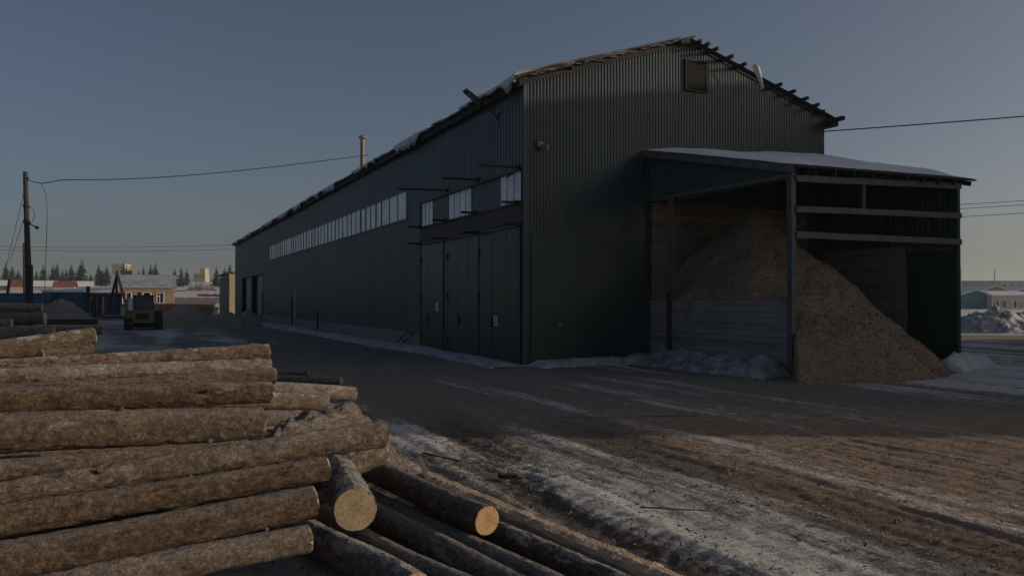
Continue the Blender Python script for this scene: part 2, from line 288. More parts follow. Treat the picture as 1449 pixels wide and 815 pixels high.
def flakes(P, Nn, size, ratio=.4, tilt=.5, rng=RNG):
    """small irregular four-cornered chips lying on points P with surface normals Nn"""
    n = len(P); nn = Nn+rng.normal(0, tilt, (n, 3)); nn /= np.linalg.norm(nn, axis=1)[:, None]
    a = rng.normal(0, 1, (n, 3)); a -= nn*(a*nn).sum(1)[:, None]; a /= np.linalg.norm(a, axis=1)[:, None]; b = np.cross(nn, a)
    L = size[:, None]; W = L*ratio
    j = lambda: rng.uniform(.55, 1.2, (n, 1))
    V = np.stack([P-a*L*j()-b*W*j(), P+a*L*j()-b*W*j(), P+a*L*j()+b*W*j(), P-a*L*j()+b*W*j()], 1).reshape(-1, 3)
    return V, np.arange(4*n).reshape(-1, 4)
# ------------------------------------------------------------------ camera, light, sky
cam = bpy.data.cameras.new('camera'); cam.sensor_width = 36; cam.lens = 36*FP/1449; cam.clip_end = 6000; cam.clip_start = .1
co = bpy.data.objects.new('camera', cam); COL.objects.link(co); co.location = (0, 0, CH); co.rotation_euler = (R(90)+math.atan(16.5/FP), 0, 0); S.camera = co
w = bpy.data.worlds.new('World'); S.world = w; w.use_nodes = True
sky = w.node_tree.nodes.new('ShaderNodeTexSky'); sky.sky_type = 'NISHITA'; sky.sun_disc = False; sky.sun_elevation = EL; sky.sun_rotation = math.atan2(SUNV.x, SUNV.y)
sky.altitude = 300; sky.air_density = .6; sky.dust_density = 4.0; sky.ozone_density = 1.0
w.node_tree.links.new(sky.outputs[0], w.node_tree.nodes['Background'].inputs[0]); w.node_tree.nodes['Background'].inputs[1].default_value = .125
sl = bpy.data.lights.new('sun', 'SUN'); sl.energy = 5.0; sl.angle = R(.45); sl.color = (1, .84, .67)
so = bpy.data.objects.new('sun', sl); COL.objects.link(so); so.rotation_euler = SUNV.to_track_quat('Z', 'Y').to_euler(); so.location = (30, -5, 40)
S.view_settings.view_transform = 'Standard'; S.view_settings.look = 'None'; S.view_settings.gamma = 1; S.view_settings.use_curve_mapping = False; S.view_settings.exposure = -.86
# ------------------------------------------------------------------ ground
def pline(X, Y, px):
    """distance (m) of ground points to a polyline given as ground points seen at photo pixels; also the position along it"""
    pts = [gp(*p) for p in px]; best = np.full(np.shape(X), 1e9); al = np.zeros(np.shape(X)); acc = 0; sd = np.zeros(np.shape(X))
    for a, b in zip(pts[:-1], pts[1:]):
        d = b-a; l = math.hypot(d.x, d.y); t = np.clip(((X-a.x)*d.x+(Y-a.y)*d.y)/l**2, 0, 1)
        q = np.hypot(X-a.x-t*d.x, Y-a.y-t*d.y); m = q < best
        sd = np.where(m, np.sign((X-a.x)*d.y-(Y-a.y)*d.x), sd); best = np.where(m, q, best); al = np.where(m, acc+t*l, al); acc += l
    return best, al, sd
def smooth_curve(px, n=90):
    P = np.array([gp(*p)[:2] for p in px]); P = np.vstack([2*P[0]-P[1], P, 2*P[-1]-P[-2]]); out = []
    for i in range(1, len(P)-2):
        for t in np.linspace(0, 1, 8, endpoint=False): a, b, c, d = P[i-1:i+3]; out.append(.5*(2*b+(c-a)*t+(2*a-5*b+4*c-d)*t*t+(3*b-a-3*c+d)*t**3))
    out.append(P[-2]); return np.array(out)
YT = smooth_curve([(1900, 850), (1449, 742), (1200, 676), (1000, 627), (800, 579), (620, 533), (500, 498), (420, 476), (340, 460), (270, 452)])
def curve_dist(X, Y):
    best = np.full(np.shape(X), 1e9); al = np.zeros(np.shape(X)); sd = np.ones(np.shape(X)); acc = 0.
    for a, b in zip(YT[:-1], YT[1:]):
        d = b-a; l = math.hypot(*d); t = np.clip(((X-a[0])*d[0]+(Y-a[1])*d[1])/l**2, 0, 1); q = np.hypot(X-a[0]-t*d[0], Y-a[1]-t*d[1]); m = q < best
        best = np.where(m, q, best); al = np.where(m, acc+t*l, al); sd = np.where(m, np.sign((X-a[0])*d[1]-(Y-a[1])*d[0]), sd); acc += l
    return best*sd, al
T1 = [(560, 540), (590, 565), (640, 605), (700, 655), (770, 710), (860, 755), (980, 810), (1150, 880)]
T2 = [(820, 600), (930, 655), (1080, 700), (1260, 750), (1449, 800), (1700, 860)]
T3 = [(700, 575), (1000, 618), (1250, 650), (1449, 668), (1700, 690)]
S2 = [(720, 580), (800, 640), (900, 700), (1040, 765), (1250, 850)]
S3 = [(1000, 590), (1180, 560), (1449, 500), (1600, 480)]
RD = [(620, 590), (560, 535), (470, 500), (400, 478), (330, 462)]
WD = np.array([.5, -.866])
def rise(X, Y):
    d = np.hypot(X, Y); a = X/np.maximum(Y, 1)
    lft = sst(.0, -.25, a)*(Y > 0)
    z = np.interp(d, [0, 150, 300, 500, 900, 3000], [0, 0, 6.5, 12, 19, 24])*lft
    z2 = np.interp(d, [0, 260, 500, 900, 3000], [0, 0, 3, 8, 14])*sst(.1, .4, a)
    return z+z2
def gkf(t1, t2): return np.exp(-(t1/.7)**2)+.7*np.exp(-(t2/.8)**2)
def ground_fields(X, Y, full=False):
    t1, al1, _ = pline(X, Y, T1); t2, al2, _ = pline(X, Y, T2); t3, al3, _ = pline(X, Y, T3); s2, _, _ = pline(X, Y, S2); s3, _, _ = pline(X, Y, S3); rd, _, _ = pline(X, Y, RD)
    along = X*WD[0]+Y*WD[1]; across = -X*WD[1]+Y*WD[0]
    big = fbm(X*.35+3, Y*.35, oc=4); strk = fbm(across*2.2, along*.35+9, oc=4); fine = fbm(X*3.1, Y*3.1, oc=4)
    cd, cal = curve_dist(X, Y); rut = fbm(cd*1.5+20, cal*.10, oc=4)-.5; rut2 = fbm(cd*5.5+3, cal*.22, oc=3)-.5
    near = sst(17, 11, Y)
    leftz = sst(1.2, -.2, X-(-.9+ (12-Y)*.55))        # snow lying between the stacks and the wheel track
    snow = .25*near*np.exp(-(s2/1.0)**2)*1.15 + .42*near*leftz*sst(4.5, 6, Y)
    snow = snow+.17*near*sst(3.0, .5, s2)-.62*np.exp(-(t1/.50)**2)*near-.40*np.exp(-(t2/.6)**2)*near
    snow = snow*near+(1-near)*(.21+.22*np.exp(-(s3/2.6)**2)*sst(6, 10, X)*sst(30, 24, Y)+.20*sst(9, 15, X)+.25*sst(9.5, 12.5, X)*sst(28, 18, Y)*(1+np.clip(rut*4, -1, 1))+.26*sst(-6, -16, X)*sst(26, 34, Y))
    snow = snow-.25*np.exp(-(rd/2.2)**2)*(Y > 13)
    snow = snow+(big-.5)*.45+(strk-.5)*.35*near+rut*1.1+rut2*.6+.12*near
    far = sst(70, 140, np.hypot(X, Y)); snow = snow*(1-far)+far*(.78+(big-.5)*.3)
    rgt = sst(44, 50, Y)*sst(10, 20, X); snow = snow*(1-rgt)+rgt*(.72+(fine-.5)*.3)
    road = np.exp(-((Y-44.2)/1.7)**4)*sst(14, 20, X); snow = snow*(1-road)+road*.12
    chips = np.clip(near*(.25+.75*sst(.6, 2.2, s2)*sst(-.4, .8, X-(-.9+(12-Y)*.3)))+(1-near)*.25*sst(20, 14, Y)+road, 0, 1)
    churn = np.exp(-(t1/.55)**2)*near+.7*np.exp(-(t2/.6)**2)*near
    z = (big-.5)*.06*sst(60, 20, Y)+(fine-.5)*.022+(strk-.5)*.02+(fbm(X*8.3+1, Y*8.3, oc=3)-.5)*.05*near*np.exp(-(t1/.6)**2)+(fbm(cd*9, cal*1.1+4, oc=3)-.5)*.028*near+(fbm(X*19, Y*19+3, oc=3)-.5)*.020*near
    lump = fbm(X*7.3+1, Y*7.3, oc=3)-.5; tread = np.sin(al1*2*math.pi/.24+lump*6)*np.exp(-((t1-.20)/.13)**2)*.016*near*sst(.3, .6, vn(al1*1.3, t1*3))
    z = z+tread-.035*np.exp(-(t1/.30)**2)*near+.012*np.exp(-((t1-.55)/.2)**2)*near-.022*np.exp(-(t2/.5)**2)*near+.012*np.exp(-((t2-.7)/.25)**2)*near
    z = z+(rut*.04+rut2*.035)*sst(50, 20, Y)
    z = z*sst(220, 60, np.hypot(X, Y))+rise(X, Y)
    if full: return z, np.clip(snow, 0, 1), np.clip(chips, 0, 1), np.clip(churn, 0, 1), cd, cal
    return z, np.clip(snow, 0, 1), np.clip(chips, 0, 1), np.clip(churn, 0, 1)
def axis(seg):
    out = []
    for a, b, st0, st1 in seg:
        x = a; n = 0
        while x < b-1e-6:
            out.append(x); f = (x-a)/(b-a); x += st0*(st1/st0)**f
    out.append(seg[-1][1]); return np.array(out)
gx = axis([(-2600, -60, 260, 6), (-60, -6, 5, .25), (-6, -1.5, .16, .05), (-1.5, 6.5, .042, .042), (6.5, 11, .05, .2), (11, 60, .25, 4), (60, 2600, 5, 260)])
gy = axis([(-80, 3.5, 10, .12), (3.5, 4.6, .1, .045), (4.6, 10.5, .04, .05), (10.5, 17, .05, .12), (17, 60, .13, 1.2), (60, 3200, 1.4, 240)])
GX, GY = np.meshgrid(gx, gy, indexing='ij')
gz, gs, gc, gk, gcd, gcal = ground_fields(GX, GY, True)
V = np.stack([GX, GY, gz], -1).reshape(-1, 3)
def ground_mat():
    m = bpy.data.materials.new('yard_ground'); m.use_nodes = True; nt = m.node_tree; N, L = nt.nodes, nt.links; p = N['Principled BSDF']; p.inputs['Roughness'].default_value = .92; p.inputs['Specular IOR Level'].default_value = .2
    at = N.new('ShaderNodeAttribute'); at.attribute_name = 'cover'; sc = N.new('ShaderNodeSeparateColor'); L.new(at.outputs[0], sc.inputs[0])
    tc = N.new('ShaderNodeTexCoord')
    tr_ = N.new('ShaderNodeAttribute'); tr_.attribute_name = 'track'; mr = N.new('ShaderNodeMapping'); L.new(tr_.outputs['Vector'], mr.inputs[0])
    nb = noise(N, L, mr.outputs[0], 1.6, 10, .70); nf = noise(N, L, tc.outputs['Object'], 9, 9, .72); ng = noise(N, L, tc.outputs['Object'], 60, 5, .7)
    d = N.new('ShaderNodeVectorMath'); d.operation = 'MULTIPLY_ADD'; L.new(nf.outputs[1], d.inputs[0]); d.inputs[1].default_value = (.12, .12, .12); L.new(mr.outputs[0], d.inputs[2])
    nc = noise(N, L, d.outputs[0], 15, 7, .75)
    dirt = ramp(N, (.34, .5, .66), ((.10,.088,.08), (.20,.178,.16), (.34,.305,.275))); L.new(mth(N, L, 'MULTIPLY_ADD', nf.outputs[0], .6, mth(N, L, 'MULTIPLY', ng.outputs[0], .4)), dirt.inputs[0])
    chip = ramp(N, (.34, .52, .66), ((.14,.098,.070), (.33,.240,.172), (.50,.395,.30))); L.new(mth(N, L, 'MULTIPLY_ADD', nc.outputs[0], .6, mth(N, L, 'MULTIPLY', ng.outputs[0], .4)), chip.inputs[0])
    cf = mth(N, L, 'ADD', sc.outputs[1], mth(N, L, 'MULTIPLY_ADD', nb.outputs[0], 1.1, -.55)); cr = ramp(N, (.35, .65), ((0,0,0), (1,1,1))); L.new(cf, cr.inputs[0])
    col = mixc(N, L, cr.outputs[0], dirt.outputs[0], chip.outputs[0])
    dk = mth(N, L, 'MULTIPLY', sc.outputs[2], mth(N, L, 'MULTIPLY_ADD', nf.outputs[0], 1.0, .1)); col = mixc(N, L, dk, col, (.06, .046, .037))
    s = mth(N, L, 'ADD', sc.outputs[0], mth(N, L, 'ADD', mth(N, L, 'MULTIPLY_ADD', nb.outputs[0], .9, -.45), mth(N, L, 'ADD', mth(N, L, 'MULTIPLY_ADD', nc.outputs[0], 1.5, -.75), mth(N, L, 'MULTIPLY_ADD', ng.outputs[0], 1.3, -.65))))
    sr = ramp(N, (.34, .66), ((0,0,0), (1,1,1))); L.new(s, sr.inputs[0])
    sn = ramp(N, (.35, .65), ((.56,.535,.51), (.80,.775,.75))); L.new(nf.outputs[0], sn.inputs[0])
    L.new(mixc(N, L, mth(N, L, 'MULTIPLY', sr.outputs[0], .93), col, sn.outputs[0]), p.inputs['Base Color'])
    h = mth(N, L, 'ADD', mth(N, L, 'MULTIPLY', nc.outputs[0], .8), mth(N, L, 'MULTIPLY_ADD', ng.outputs[0], .45, mth(N, L, 'MULTIPLY', nf.outputs[0], .8)))
    b = N.new('ShaderNodeBump'); b.inputs['Strength'].default_value = .8; b.inputs['Distance'].default_value = .05; L.new(h, b.inputs['Height']); L.new(b.outputs[0], p.inputs['Normal'])
    return m
g = npmesh('ground', V, gridfaces(len(gx), len(gy)), ground_mat()); g['kind'] = 'structure'
ta = g.data.attributes.new('track', 'FLOAT_VECTOR', 'POINT'); ta.data.foreach_set('vector', np.stack([gcd, gcal*.28, 0*gcd], -1).astype(np.float32).ravel())
ca = g.data.attributes.new('cover', 'FLOAT_COLOR', 'POINT'); ca.data.foreach_set('color', np.stack([gs, gc, gk, np.ones_like(gs)], -1).astype(np.float32).ravel())
# far wooded ridge closing the horizon
aa = np.linspace(R(-42), R(42), 420); hv = []
for a in aa:
    top = 30+10*fbm([a*14], [3.0], oc=4)[0]+3*vn([a*320], [1.])[0]+2.5*vn([a*900], [4.])[0]
    top *= 1 if a < 0 else .62
    for r_, z in ((1750, -2), (1900, top*.55+8), (2050, top+16), (2500, 0)): hv.append((r_*math.sin(a), r_*math.cos(a), z))
h = npmesh('hills', hv, gridfaces(len(aa), 4), M['forest'], smooth=False); h['kind'] = 'structure'
# bark, twigs and splinters trodden into the yard
def litter():
    n = 42000; y = RNG.uniform(4.7, 14.5, n*3); x = RNG.uniform(-2.2, 8.5, n*3)
    z, s, c, k = ground_fields(x, y); pr = (.28+.9*k+.25*(1-s)*c+.35*sst(1.5, -.5, x-(-.9+(12-y)*.5)))*sst(14.5, 11, y)
    ok = RNG.uniform(0, 1, n*3) < pr; x, y, z, k = x[ok][:n], y[ok][:n], z[ok][:n], k[ok][:n]; m = len(x)
    P = np.stack([x, y, z+.008], 1); nn = np.tile([0, 0, 1.], (m, 1)); sz = RNG.lognormal(-4.7, .55, m).clip(.004, .028)
    Vv, Ff = flakes(P, nn, sz, .28, .35)
    mi = RNG.choice([0, 1, 1, 1, 1, 2], m)
    o = npmesh('bark_litter', Vv, Ff, [M['litter_t'], M['litter_d'], M['chip_l']], mi=mi, smooth=False)
    tag(o, 'bark flakes and wood splinters scattered over the snowy yard', 'bark litter', kind='stuff')
litter()
# ------------------------------------------------------------------ warehouse (local x along the gable, y along the long wall)
WLEN, WWID, EAVE, RIDGE = 81.0, 12.2, 8.68, 10.62
def zroof(t): return EAVE+(RIDGE-EAVE)*(1-abs(t-WWID/2)/(WWID/2))
def corr(mb, ax, a, b, zb, zt, out, base=0.0, pitch=.115, dep=.03):
    """trapezoidal profiled sheet between a and b along axis ax ('x' or 'y'), standing proud on the side 'out'"""
    n = max(1, int(round((b-a)/pitch))); p = (b-a)/n; prof = []
    for i in range(n):
        for f, q in ((0, 0), (.32, 0), (.5, 1), (.82, 1)): prof.append((a+(i+f)*p, q))
    prof.append((b, 0)); vs = []
    for s, q in prof:
        off = base+out*dep*q; z0 = zb(s) if callable(zb) else zb; z1 = zt(s) if callable(zt) else zt
        vs += [(s, off, z0), (s, off, z1)] if ax == 'x' else [(off, s, z0), (off, s, z1)]
    fs = [(2*i, 2*i+2, 2*i+3, 2*i+1) if (ax == 'x') == (out < 0) else (2*i, 2*i+1, 2*i+3, 2*i+2) for i in range(len(prof)-1)]
    mb.add(vs, fs)
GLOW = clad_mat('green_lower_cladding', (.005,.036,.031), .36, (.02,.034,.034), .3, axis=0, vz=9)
wh = thing('warehouse', 'long dark green metal warehouse with gabled roof and strip windows', 'warehouse', P0, YAW)
m = MB()
corr(m, 'y', .02, 10.0, 5.98, EAVE+.05, -1, pitch=.23, dep=.045); corr(m, 'y', 10.0, 11.8, .62, EAVE+.05, -1, pitch=.23, dep=.045)
corr(m, 'y', 11.8, 52.6, .62, 5.46, -1, pitch=.23, dep=.045); corr(m, 'y', 11.8, 52.6, 6.80, EAVE+.05, -1, pitch=.23, dep=.045)
corr(m, 'y', 52.6, 56.6, .1, EAVE+.05, -1, pitch=.23, dep=.045); corr(m, 'y', 56.6, 73.8, 4.42, EAVE+.05, -1, pitch=.23, dep=.045); corr(m, 'y', 65.0, 66.1, .0, 4.42, -1, pitch=.23, dep=.045); corr(m, 'y', 73.8, WLEN, 0, EAVE+.05, -1, pitch=.23, dep=.045)
m.obj('long_wall', M['clad'], wh)
m = MB()
for k_, (za, zb_) in enumerate(((3.95, 6.72), (6.67, 8.1)), 1): corr(m, 'x', 0.02, WWID, za, zb_, -1, base=-.007*k_, dep=.022)
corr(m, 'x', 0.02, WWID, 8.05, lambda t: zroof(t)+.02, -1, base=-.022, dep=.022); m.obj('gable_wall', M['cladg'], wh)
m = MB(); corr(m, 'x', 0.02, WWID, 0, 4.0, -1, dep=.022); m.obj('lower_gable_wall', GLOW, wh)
m = MB(); m.box(WWID-.02, WWID, .05, WLEN, 0, EAVE); m.prism([(0, WLEN, 0), (WWID, WLEN, 0), (WWID, WLEN, EAVE), (WWID/2, WLEN, RIDGE), (0, WLEN, EAVE)], (0, -.03, 0)); m.obj('rear_wall', M['clad'], wh)
m = MB(); m.box(-.045, .06, -.055, .03, 0, EAVE+.1); m.obj('corner_trim', M['post'], wh)
m = MB(); m.box(-.10, .05, 9.85, 56.5, -.3, .62); m.obj('plinth', M['conc'], wh)
# roof slabs, sheet edge and fascia
ov, ev = .34, .28; sl_ = (RIDGE-EAVE)/(WWID/2)
for sd in (-1, 1):
    e0 = WWID/2+sd*(WWID/2+ov); ze = EAVE-sl_*ov
    m = MB(); n = 170; vs = []
    ys = [-ev+(WLEN+2*ev)*(i/n)**1.25 for i in range(n+1)]
    for i, y in enumerate(ys):
        j = .035*math.sin(i*1.9)+.05*(random.random()-.5); jy = (.10*(random.random()-.5) if i in (0,) else 0)
        for q in range(9):
            x = e0+(WWID/2-e0)*q/8+(-sd*-j if q == 0 else 0); z = zroof(0)+.10 if False else EAVE+(RIDGE-EAVE)*(1-abs(x-WWID/2)/(WWID/2))+.16
            yy = y+(.20 if sd > 0 and i == 0 else random.uniform(-.14, .10) if i == 0 else 0)
            vs += [(x, yy, z), (x, yy, z-.07)]
    W_ = 18
    for i in range(n):
        for q in range(8):
            a = i*W_+q*2; b = a+W_; m.f += [(a, b, b+2, a+2), (a+1, a+3, b+3, b+1)]; m.mi += [0, 0]
        a = i*W_; b = a+W_; m.f += [(a, a+1, b+1, b)]; m.mi += [0]
    for q in range(8): a = q*2; m.f += [(a, a+2, a+3, a+1)]; m.mi += [0]
    m.v = vs; m.obj('roof', M['roof'], wh)
    m = MB(); m.bar((e0-sd*.10, -ev+.04, ze-.02), (e0-sd*.10, WLEN+ev, ze-.02), .05, .24); m.obj('fascia', M['fascia'], wh)
    m = MB(); m.bar((e0-sd*.05, -ev+(.16 if sd < 0 else .22), ze-.03), (WWID/2, -ev+(.16 if sd < 0 else .22), RIDGE+.03), .04, .14 if sd < 0 else .10); m.obj('verge_board', M['fascia'], wh)
    m = MB(); m.box(min(0, e0-sd*.13) if sd < 0 else WWID+.01, -.022 if sd < 0 else e0-sd*.13, -.1, WLEN, ze-.05, ze-.01); m.obj('soffit', M['fascia'], wh)
m = MB(); m.box(WWID+.03, WWID+ov-.02, -ev-.1, -ev+.5, EAVE-.36, EAVE-.1); m.bar((WWID+.1, -ev-.55, EAVE-.16), (WWID+.1, .2, EAVE-.16), .16, .14); m.obj('eave_box', M['fascia'], wh)
# snow lying ragged along the left eave
m = MB(); n = 900; vs = []
e0 = -ov; ze = EAVE-sl_*ov+.16
for i in range(n+1):
    y = -ev-.05+(WLEN+.3)*(i/n)**1.35
    a = fbm([y*.9], [2.0], oc=3)[0]; b = fbm([y*.38], [7.0], oc=4)[0]; c = vn([y*4.0], [1.0])[0]
    edge = (-.08 if b > .44 else .30)+.16*(c-.5)            # how far the lip stops from the sheet edge
    drop = (.0 if b < .49 else min(.34, (b-.49)*3.4))*(.45+.8*c)
    th = .05+.12*a*a+.04*c
    for x, dz in ((WWID/2-.4, .03+.03*a), (2.2, .05+.06*a), (.8, th), (e0+edge+.1, th), (e0+edge, th*.55), (e0+edge-.02, .0-drop), (e0+edge+.05, -.0-drop*.7)):
        vs.append((x, y, ze+sl_*(x-e0)+dz))
fs = [(i*7+k, i*7+7+k, i*7+8+k, i*7+1+k) for i in range(n) for k in range(6)]
m.add(vs, fs); m.obj('roof_snow', M['snow'], wh, smooth=True)
m = MB(); n = 60; vs = []
for i in range(n+1):
    x = -ov+.05+(WWID/2-.3+ov)*i/n; a = vn([x*3.1], [5.0])[0]; c = vn([x*9.], [2.0])[0]; z = EAVE+(RIDGE-EAVE)*(1-abs(x-WWID/2)/(WWID/2))+.16
    vs += [(x, .9, z+.06), (x, .12, z+.02+.07*a), (x, -.02-.22*a+.12*c, z+.015+.03*a), (x, -.02-.22*a+.12*c, z-.01)]
m.add(vs, [(i*4+k, i*4+4+k, i*4+5+k, i*4+1+k) for i in range(n) for k in range(3)]); m.obj('verge_snow', M['snow'], wh, smooth=True)
# loose sheets along the left verge
m = MB()
for i in range(26):
    x = -.1+6.0*i/26+random.uniform(-.1, .1); z = zroof(max(0, x))+.10+random.uniform(-.03, .05)
    m.bar((x, -ev-random.uniform(.02, .16), z), (x+random.uniform(.25, .5), -ev+.15, z+.12), random.uniform(.12, .3), .02)
m.obj('broken_sheet_edge', M['roof'], wh)
# purlin ends sticking out past the gable
def Gt(x, y):
    rx, ry = (x-CX)/FP, 1.0; det = rx*(-U2.y)+ry*U2.x; t = (P0.x*(-U2.y)+P0.y*U2.x)/det; s = (rx*P0.y-ry*P0.x)/det
    return s, CH-(y-HY)/FP*t
for (x, y, ln) in ((958, 66, .55), (981, 66, .7), (990, 70, .85), (1002, 76, .85), (1022, 86, .9), (1041, 97, .85), (1092, 123, .8), (1110, 134, .85), (1128, 144, .85), (1144, 151, .8), (1158, 160, .5), (806, 92, .35), (850, 80, .3)):
    t, z = Gt(x, y); z = zroof(t)+.03
    m = MB(); m.bar((t, .02, z), (t, -ln*.68, z+.015), .085, .11, mi=0); m.obj('purlin_end', M['beamd'], wh)
fl = MB(); vs = []
for i in range(9):
    u = i/8
    for k in range(5): v = k/4-.5; vs.append((8.35+.42*u+v*.22*(1-.6*u), -.62+.05*math.sin(3*u+k), 9.98-.10*u-.62*u*u+.06*math.sin(4*v)))
fl.add(vs, [(i*5+k, i*5+k+1, i*5+6+k, i*5+5+k) for i in range(8) for k in range(4)]); o = fl.obj('torn_film', M['film'], None, smooth=True)
sm = o.modifiers.new('thickness', 'SOLIDIFY'); sm.thickness = .012; o.matrix_world = Matrix.Translation(P0) @ Matrix.Rotation(YAW, 4, 'Z'); tag(o, 'scrap of torn white film hanging from a purlin end on the right roof slope', 'film scrap')
# louvred vent
v_ = MB(); v_.box(5.98, 6.80, -.05, -.03, 9.05, 10.02); vt = v_.obj('vent', M['black'], wh)
m = MB()
for k in range(17): z = 9.08+k*.055; m.prism([(6.02, -.055, z), (6.76, -.055, z), (6.76, -.10, z-.03), (6.02, -.10, z-.03)], (0, .004, .022))
m.obj('louvre', M['fascia'], vt)
m = MB(); m.box(5.93, 5.99, -.11, -.03, 9.0, 10.07); m.box(6.79, 6.85, -.11, -.03, 9.0, 10.07); m.box(5.99, 6.79, -.11, -.03, 10.01, 10.07); m.box(5.99, 6.79, -.11, -.03, 9.0, 9.06); m.obj('vent_frame', M['fascia'], vt)
# strip windows
for k in range(10):
    y0 = 11.8+k*4.08; y1 = y0+4.08; np_ = 4 if k else 3
    m = MB(); m.box(-.07, .0, y0, y1, 6.73, 6.80); m.box(-.09, .0, y0, y1, 5.46, 5.53)
    for q in range(np_+1):
        y = y0+.04+(4.0)*q/np_; m.box(-.065, 0, y-.02, y+.02, 5.53, 6.73)
    f = m.obj('window', M['frame'], wh)
    m = MB()
    for q in range(np_):
        a = y0+.075+4.0*q/np_; b = y0+.005+4.0*(q+1)/np_; tw = random.uniform(-.012, .012)
        m.add([(-.035, a, 5.53), (-.035+tw, b, 5.53), (-.035+tw+random.uniform(-.008, .008), b, 6.73), (-.035, a, 6.73)], [(0, 3, 2, 1)])
    m.obj('pane', M['glass'], f)
# gates and the board and transom band above them
def leaf(y0, y1, ribs, sticker=None, hy=None):
    m = MB(); m.box(-.075, -.03, y0, y1, .03, 4.22)
    for r_ in ribs: m.box(-.082, -.0745, r_-.012, r_+.012, .03, 4.22)
    m.box(-.083, -.0745, y0, y0+.04, .03, 4.22); m.box(-.083, -.0745, y1-.04, y1, .03, 4.22)
    lf = m.obj('gate_leaf', M['gate'], wh)
    if hy is not None: m = MB(); m.box(-.15, -.083, hy-.12, hy+.05, 1.22, 1.27); m.box(-.12, -.083, hy-.03, hy+.03, 1.12, 1.40); m.obj('handle', M['iron'], lf)
    if sticker:
        y, z = sticker; m = MB(); m.box(-.088, -.0835, y-.13, y+.13, z-.16, z+.16); st = m.obj('notice', M['white'], lf)
        m = MB(); m.box(-.091, -.0885, y-.07, y+.07, z-.10, z-.04); m.box(-.091, -.0885, y-.05, y+.03, z-.01, z+.1); m.obj('notice_print', M['iron'], st)
    for z in (.5, 2.1, 3.6):
        m = MB(); m.tube([(-.1, y1-.01, z-.11), (-.1, y1-.01, z+.11)], .035, 8); m.obj('hinge', M['iron'], lf)
    return lf
leaf(7.06, 9.72, (8.75,), (7.75, 1.72), 8.9); leaf(3.52, 6.58, (4.6, 5.5), None, 5.4); leaf(.16, 3.44, (1.2, 2.3), (2.0, 1.31), 2.35)
m = MB(); m.box(-.05, -.02, 6.62, 7.02, .03, 4.22); m.obj('gate_post', M['gate'], wh)
m = MB(); m.box(-.03, .02, .05, 9.85, -.1, 4.9); m.obj('gate_opening', M['black'], wh)
m = MB(); m.bar((-.10, .1, 4.28), (-.10, 9.85, 4.28), .07, .10)
for k in range(34): y = .4+k*.085; m.box(-.13, -.06, y, y+.03, 4.33, 4.37)
m.obj('gate_rail', M['iron'], wh)
m = MB(); m.box(-.06, -.02, .08, 9.8, 4.36, 4.94); m.obj('board_band', M['ply'], wh)
m = MB(); m.bar((-.09, .1, 4.97), (-.09, 9.8, 4.97), .06, .06); m.bar((-.09, .1, 5.98), (-.09, 10.0, 5.98), .06, .06); m.obj('transom_rail', M['iron'], wh)
m = MB(); corr(m, 'y', 6.6, 8.35, 5.0, 5.96, -1, base=-.01, dep=.018); m.obj('transom_sheet', M['clad'], wh)
m = MB(); corr(m, 'y', 1.75, 4.2, 5.0, 5.96, -1, base=-.01, dep=.018); m.obj('transom_sheet', M['clad'], wh)
for (a, b, q) in ((8.38, 9.75, 3), (4.25, 6.55, 4), (.15, 1.72, 3)):
    m = MB()
    for k in range(q+1): y = a+(b-a)*k/q; m.box(-.04, 0, y-.02, y+.02, 5.0, 5.95)
    m.box(-.038, 0, a-.02, b+.02, 4.965, 5.0); m.box(-.038, 0, a-.02, b+.02, 5.95, 5.975)
    f = m.obj('transom_window', M['frame'], wh)
    m = MB()
    for k in range(q): m.box(-.033, -.02, a+(b-a)*k/q+.02, a+(b-a)*(k+1)/q-.02, 5.0, 5.95)
    m.obj('pane', M['glass'], f)
for (y, z, ln, dz) in ((6.7, 6.14, 2.0, -.04), (3.6, 6.12, 1.35, .0), (.25, 6.05, 1.35, .0)):
    m = MB(); m.tube([(-.03, y, z), (-ln, y+.05, z+dz)], .035, 8); m.bar((-.04, y, z), (-.04, y+.9, z-.16), .05, .05); m.box(-.12, -.03, y-.1, y+.1, z-.08, z+.08); m.obj('awning_arm', M['iron'], wh)
for (y, z) in ((9.75, 4.98), (6.75, 5.0), (3.75, 5.0), (.3, 4.98), (9.75, 4.3), (6.8, 4.31), (3.6, 4.3), (.2, 4.31)):
    m = MB(); m.tube([(-.03, y, z), (-.62, y, z)], .04, 8); m.box(-.2, -.03, y-.09, y+.09, z-.06, z+.06); m.obj('bracket', M['iron'], wh)
# side door far down the long wall, doorways with half-open roller shutters
m = MB(); m.box(-.09, -.0, 38.7, 39.9, .62, 2.85); o = m.obj('side_door', mat('pale_door', (.20, .21, .20), .6, var2=(.10, .105, .10), scale=1.6), wh)
m = MB(); m.box(-.13, -.09, 38.85, 38.95, 1.6, 1.75); m.obj('handle', M['iron'], o)
for (a, b) in ((56.6, 65.0), (66.1, 73.8)):
    m = MB(); m.box(.35, .4, a, b, -.2, 4.5); m.box(.0, .4, a-.03, a, -.2, 4.45); m.box(.0, .4, b, b+.03, -.2, 4.45); d = m.obj('doorway', M['black'], wh)
    m = MB(); sp = a+(b-a)*.52
    for k in range(26): m.box(.04, .10, a, sp, -.1+k*.17, -.1+k*.17+.15)
    m.obj('shutter', M['shutter'], d)
m = MB(); m.box(-.06, .02, 56.3, 56.6, 0, 4.6); m.obj('door_trim', M['post'], wh)
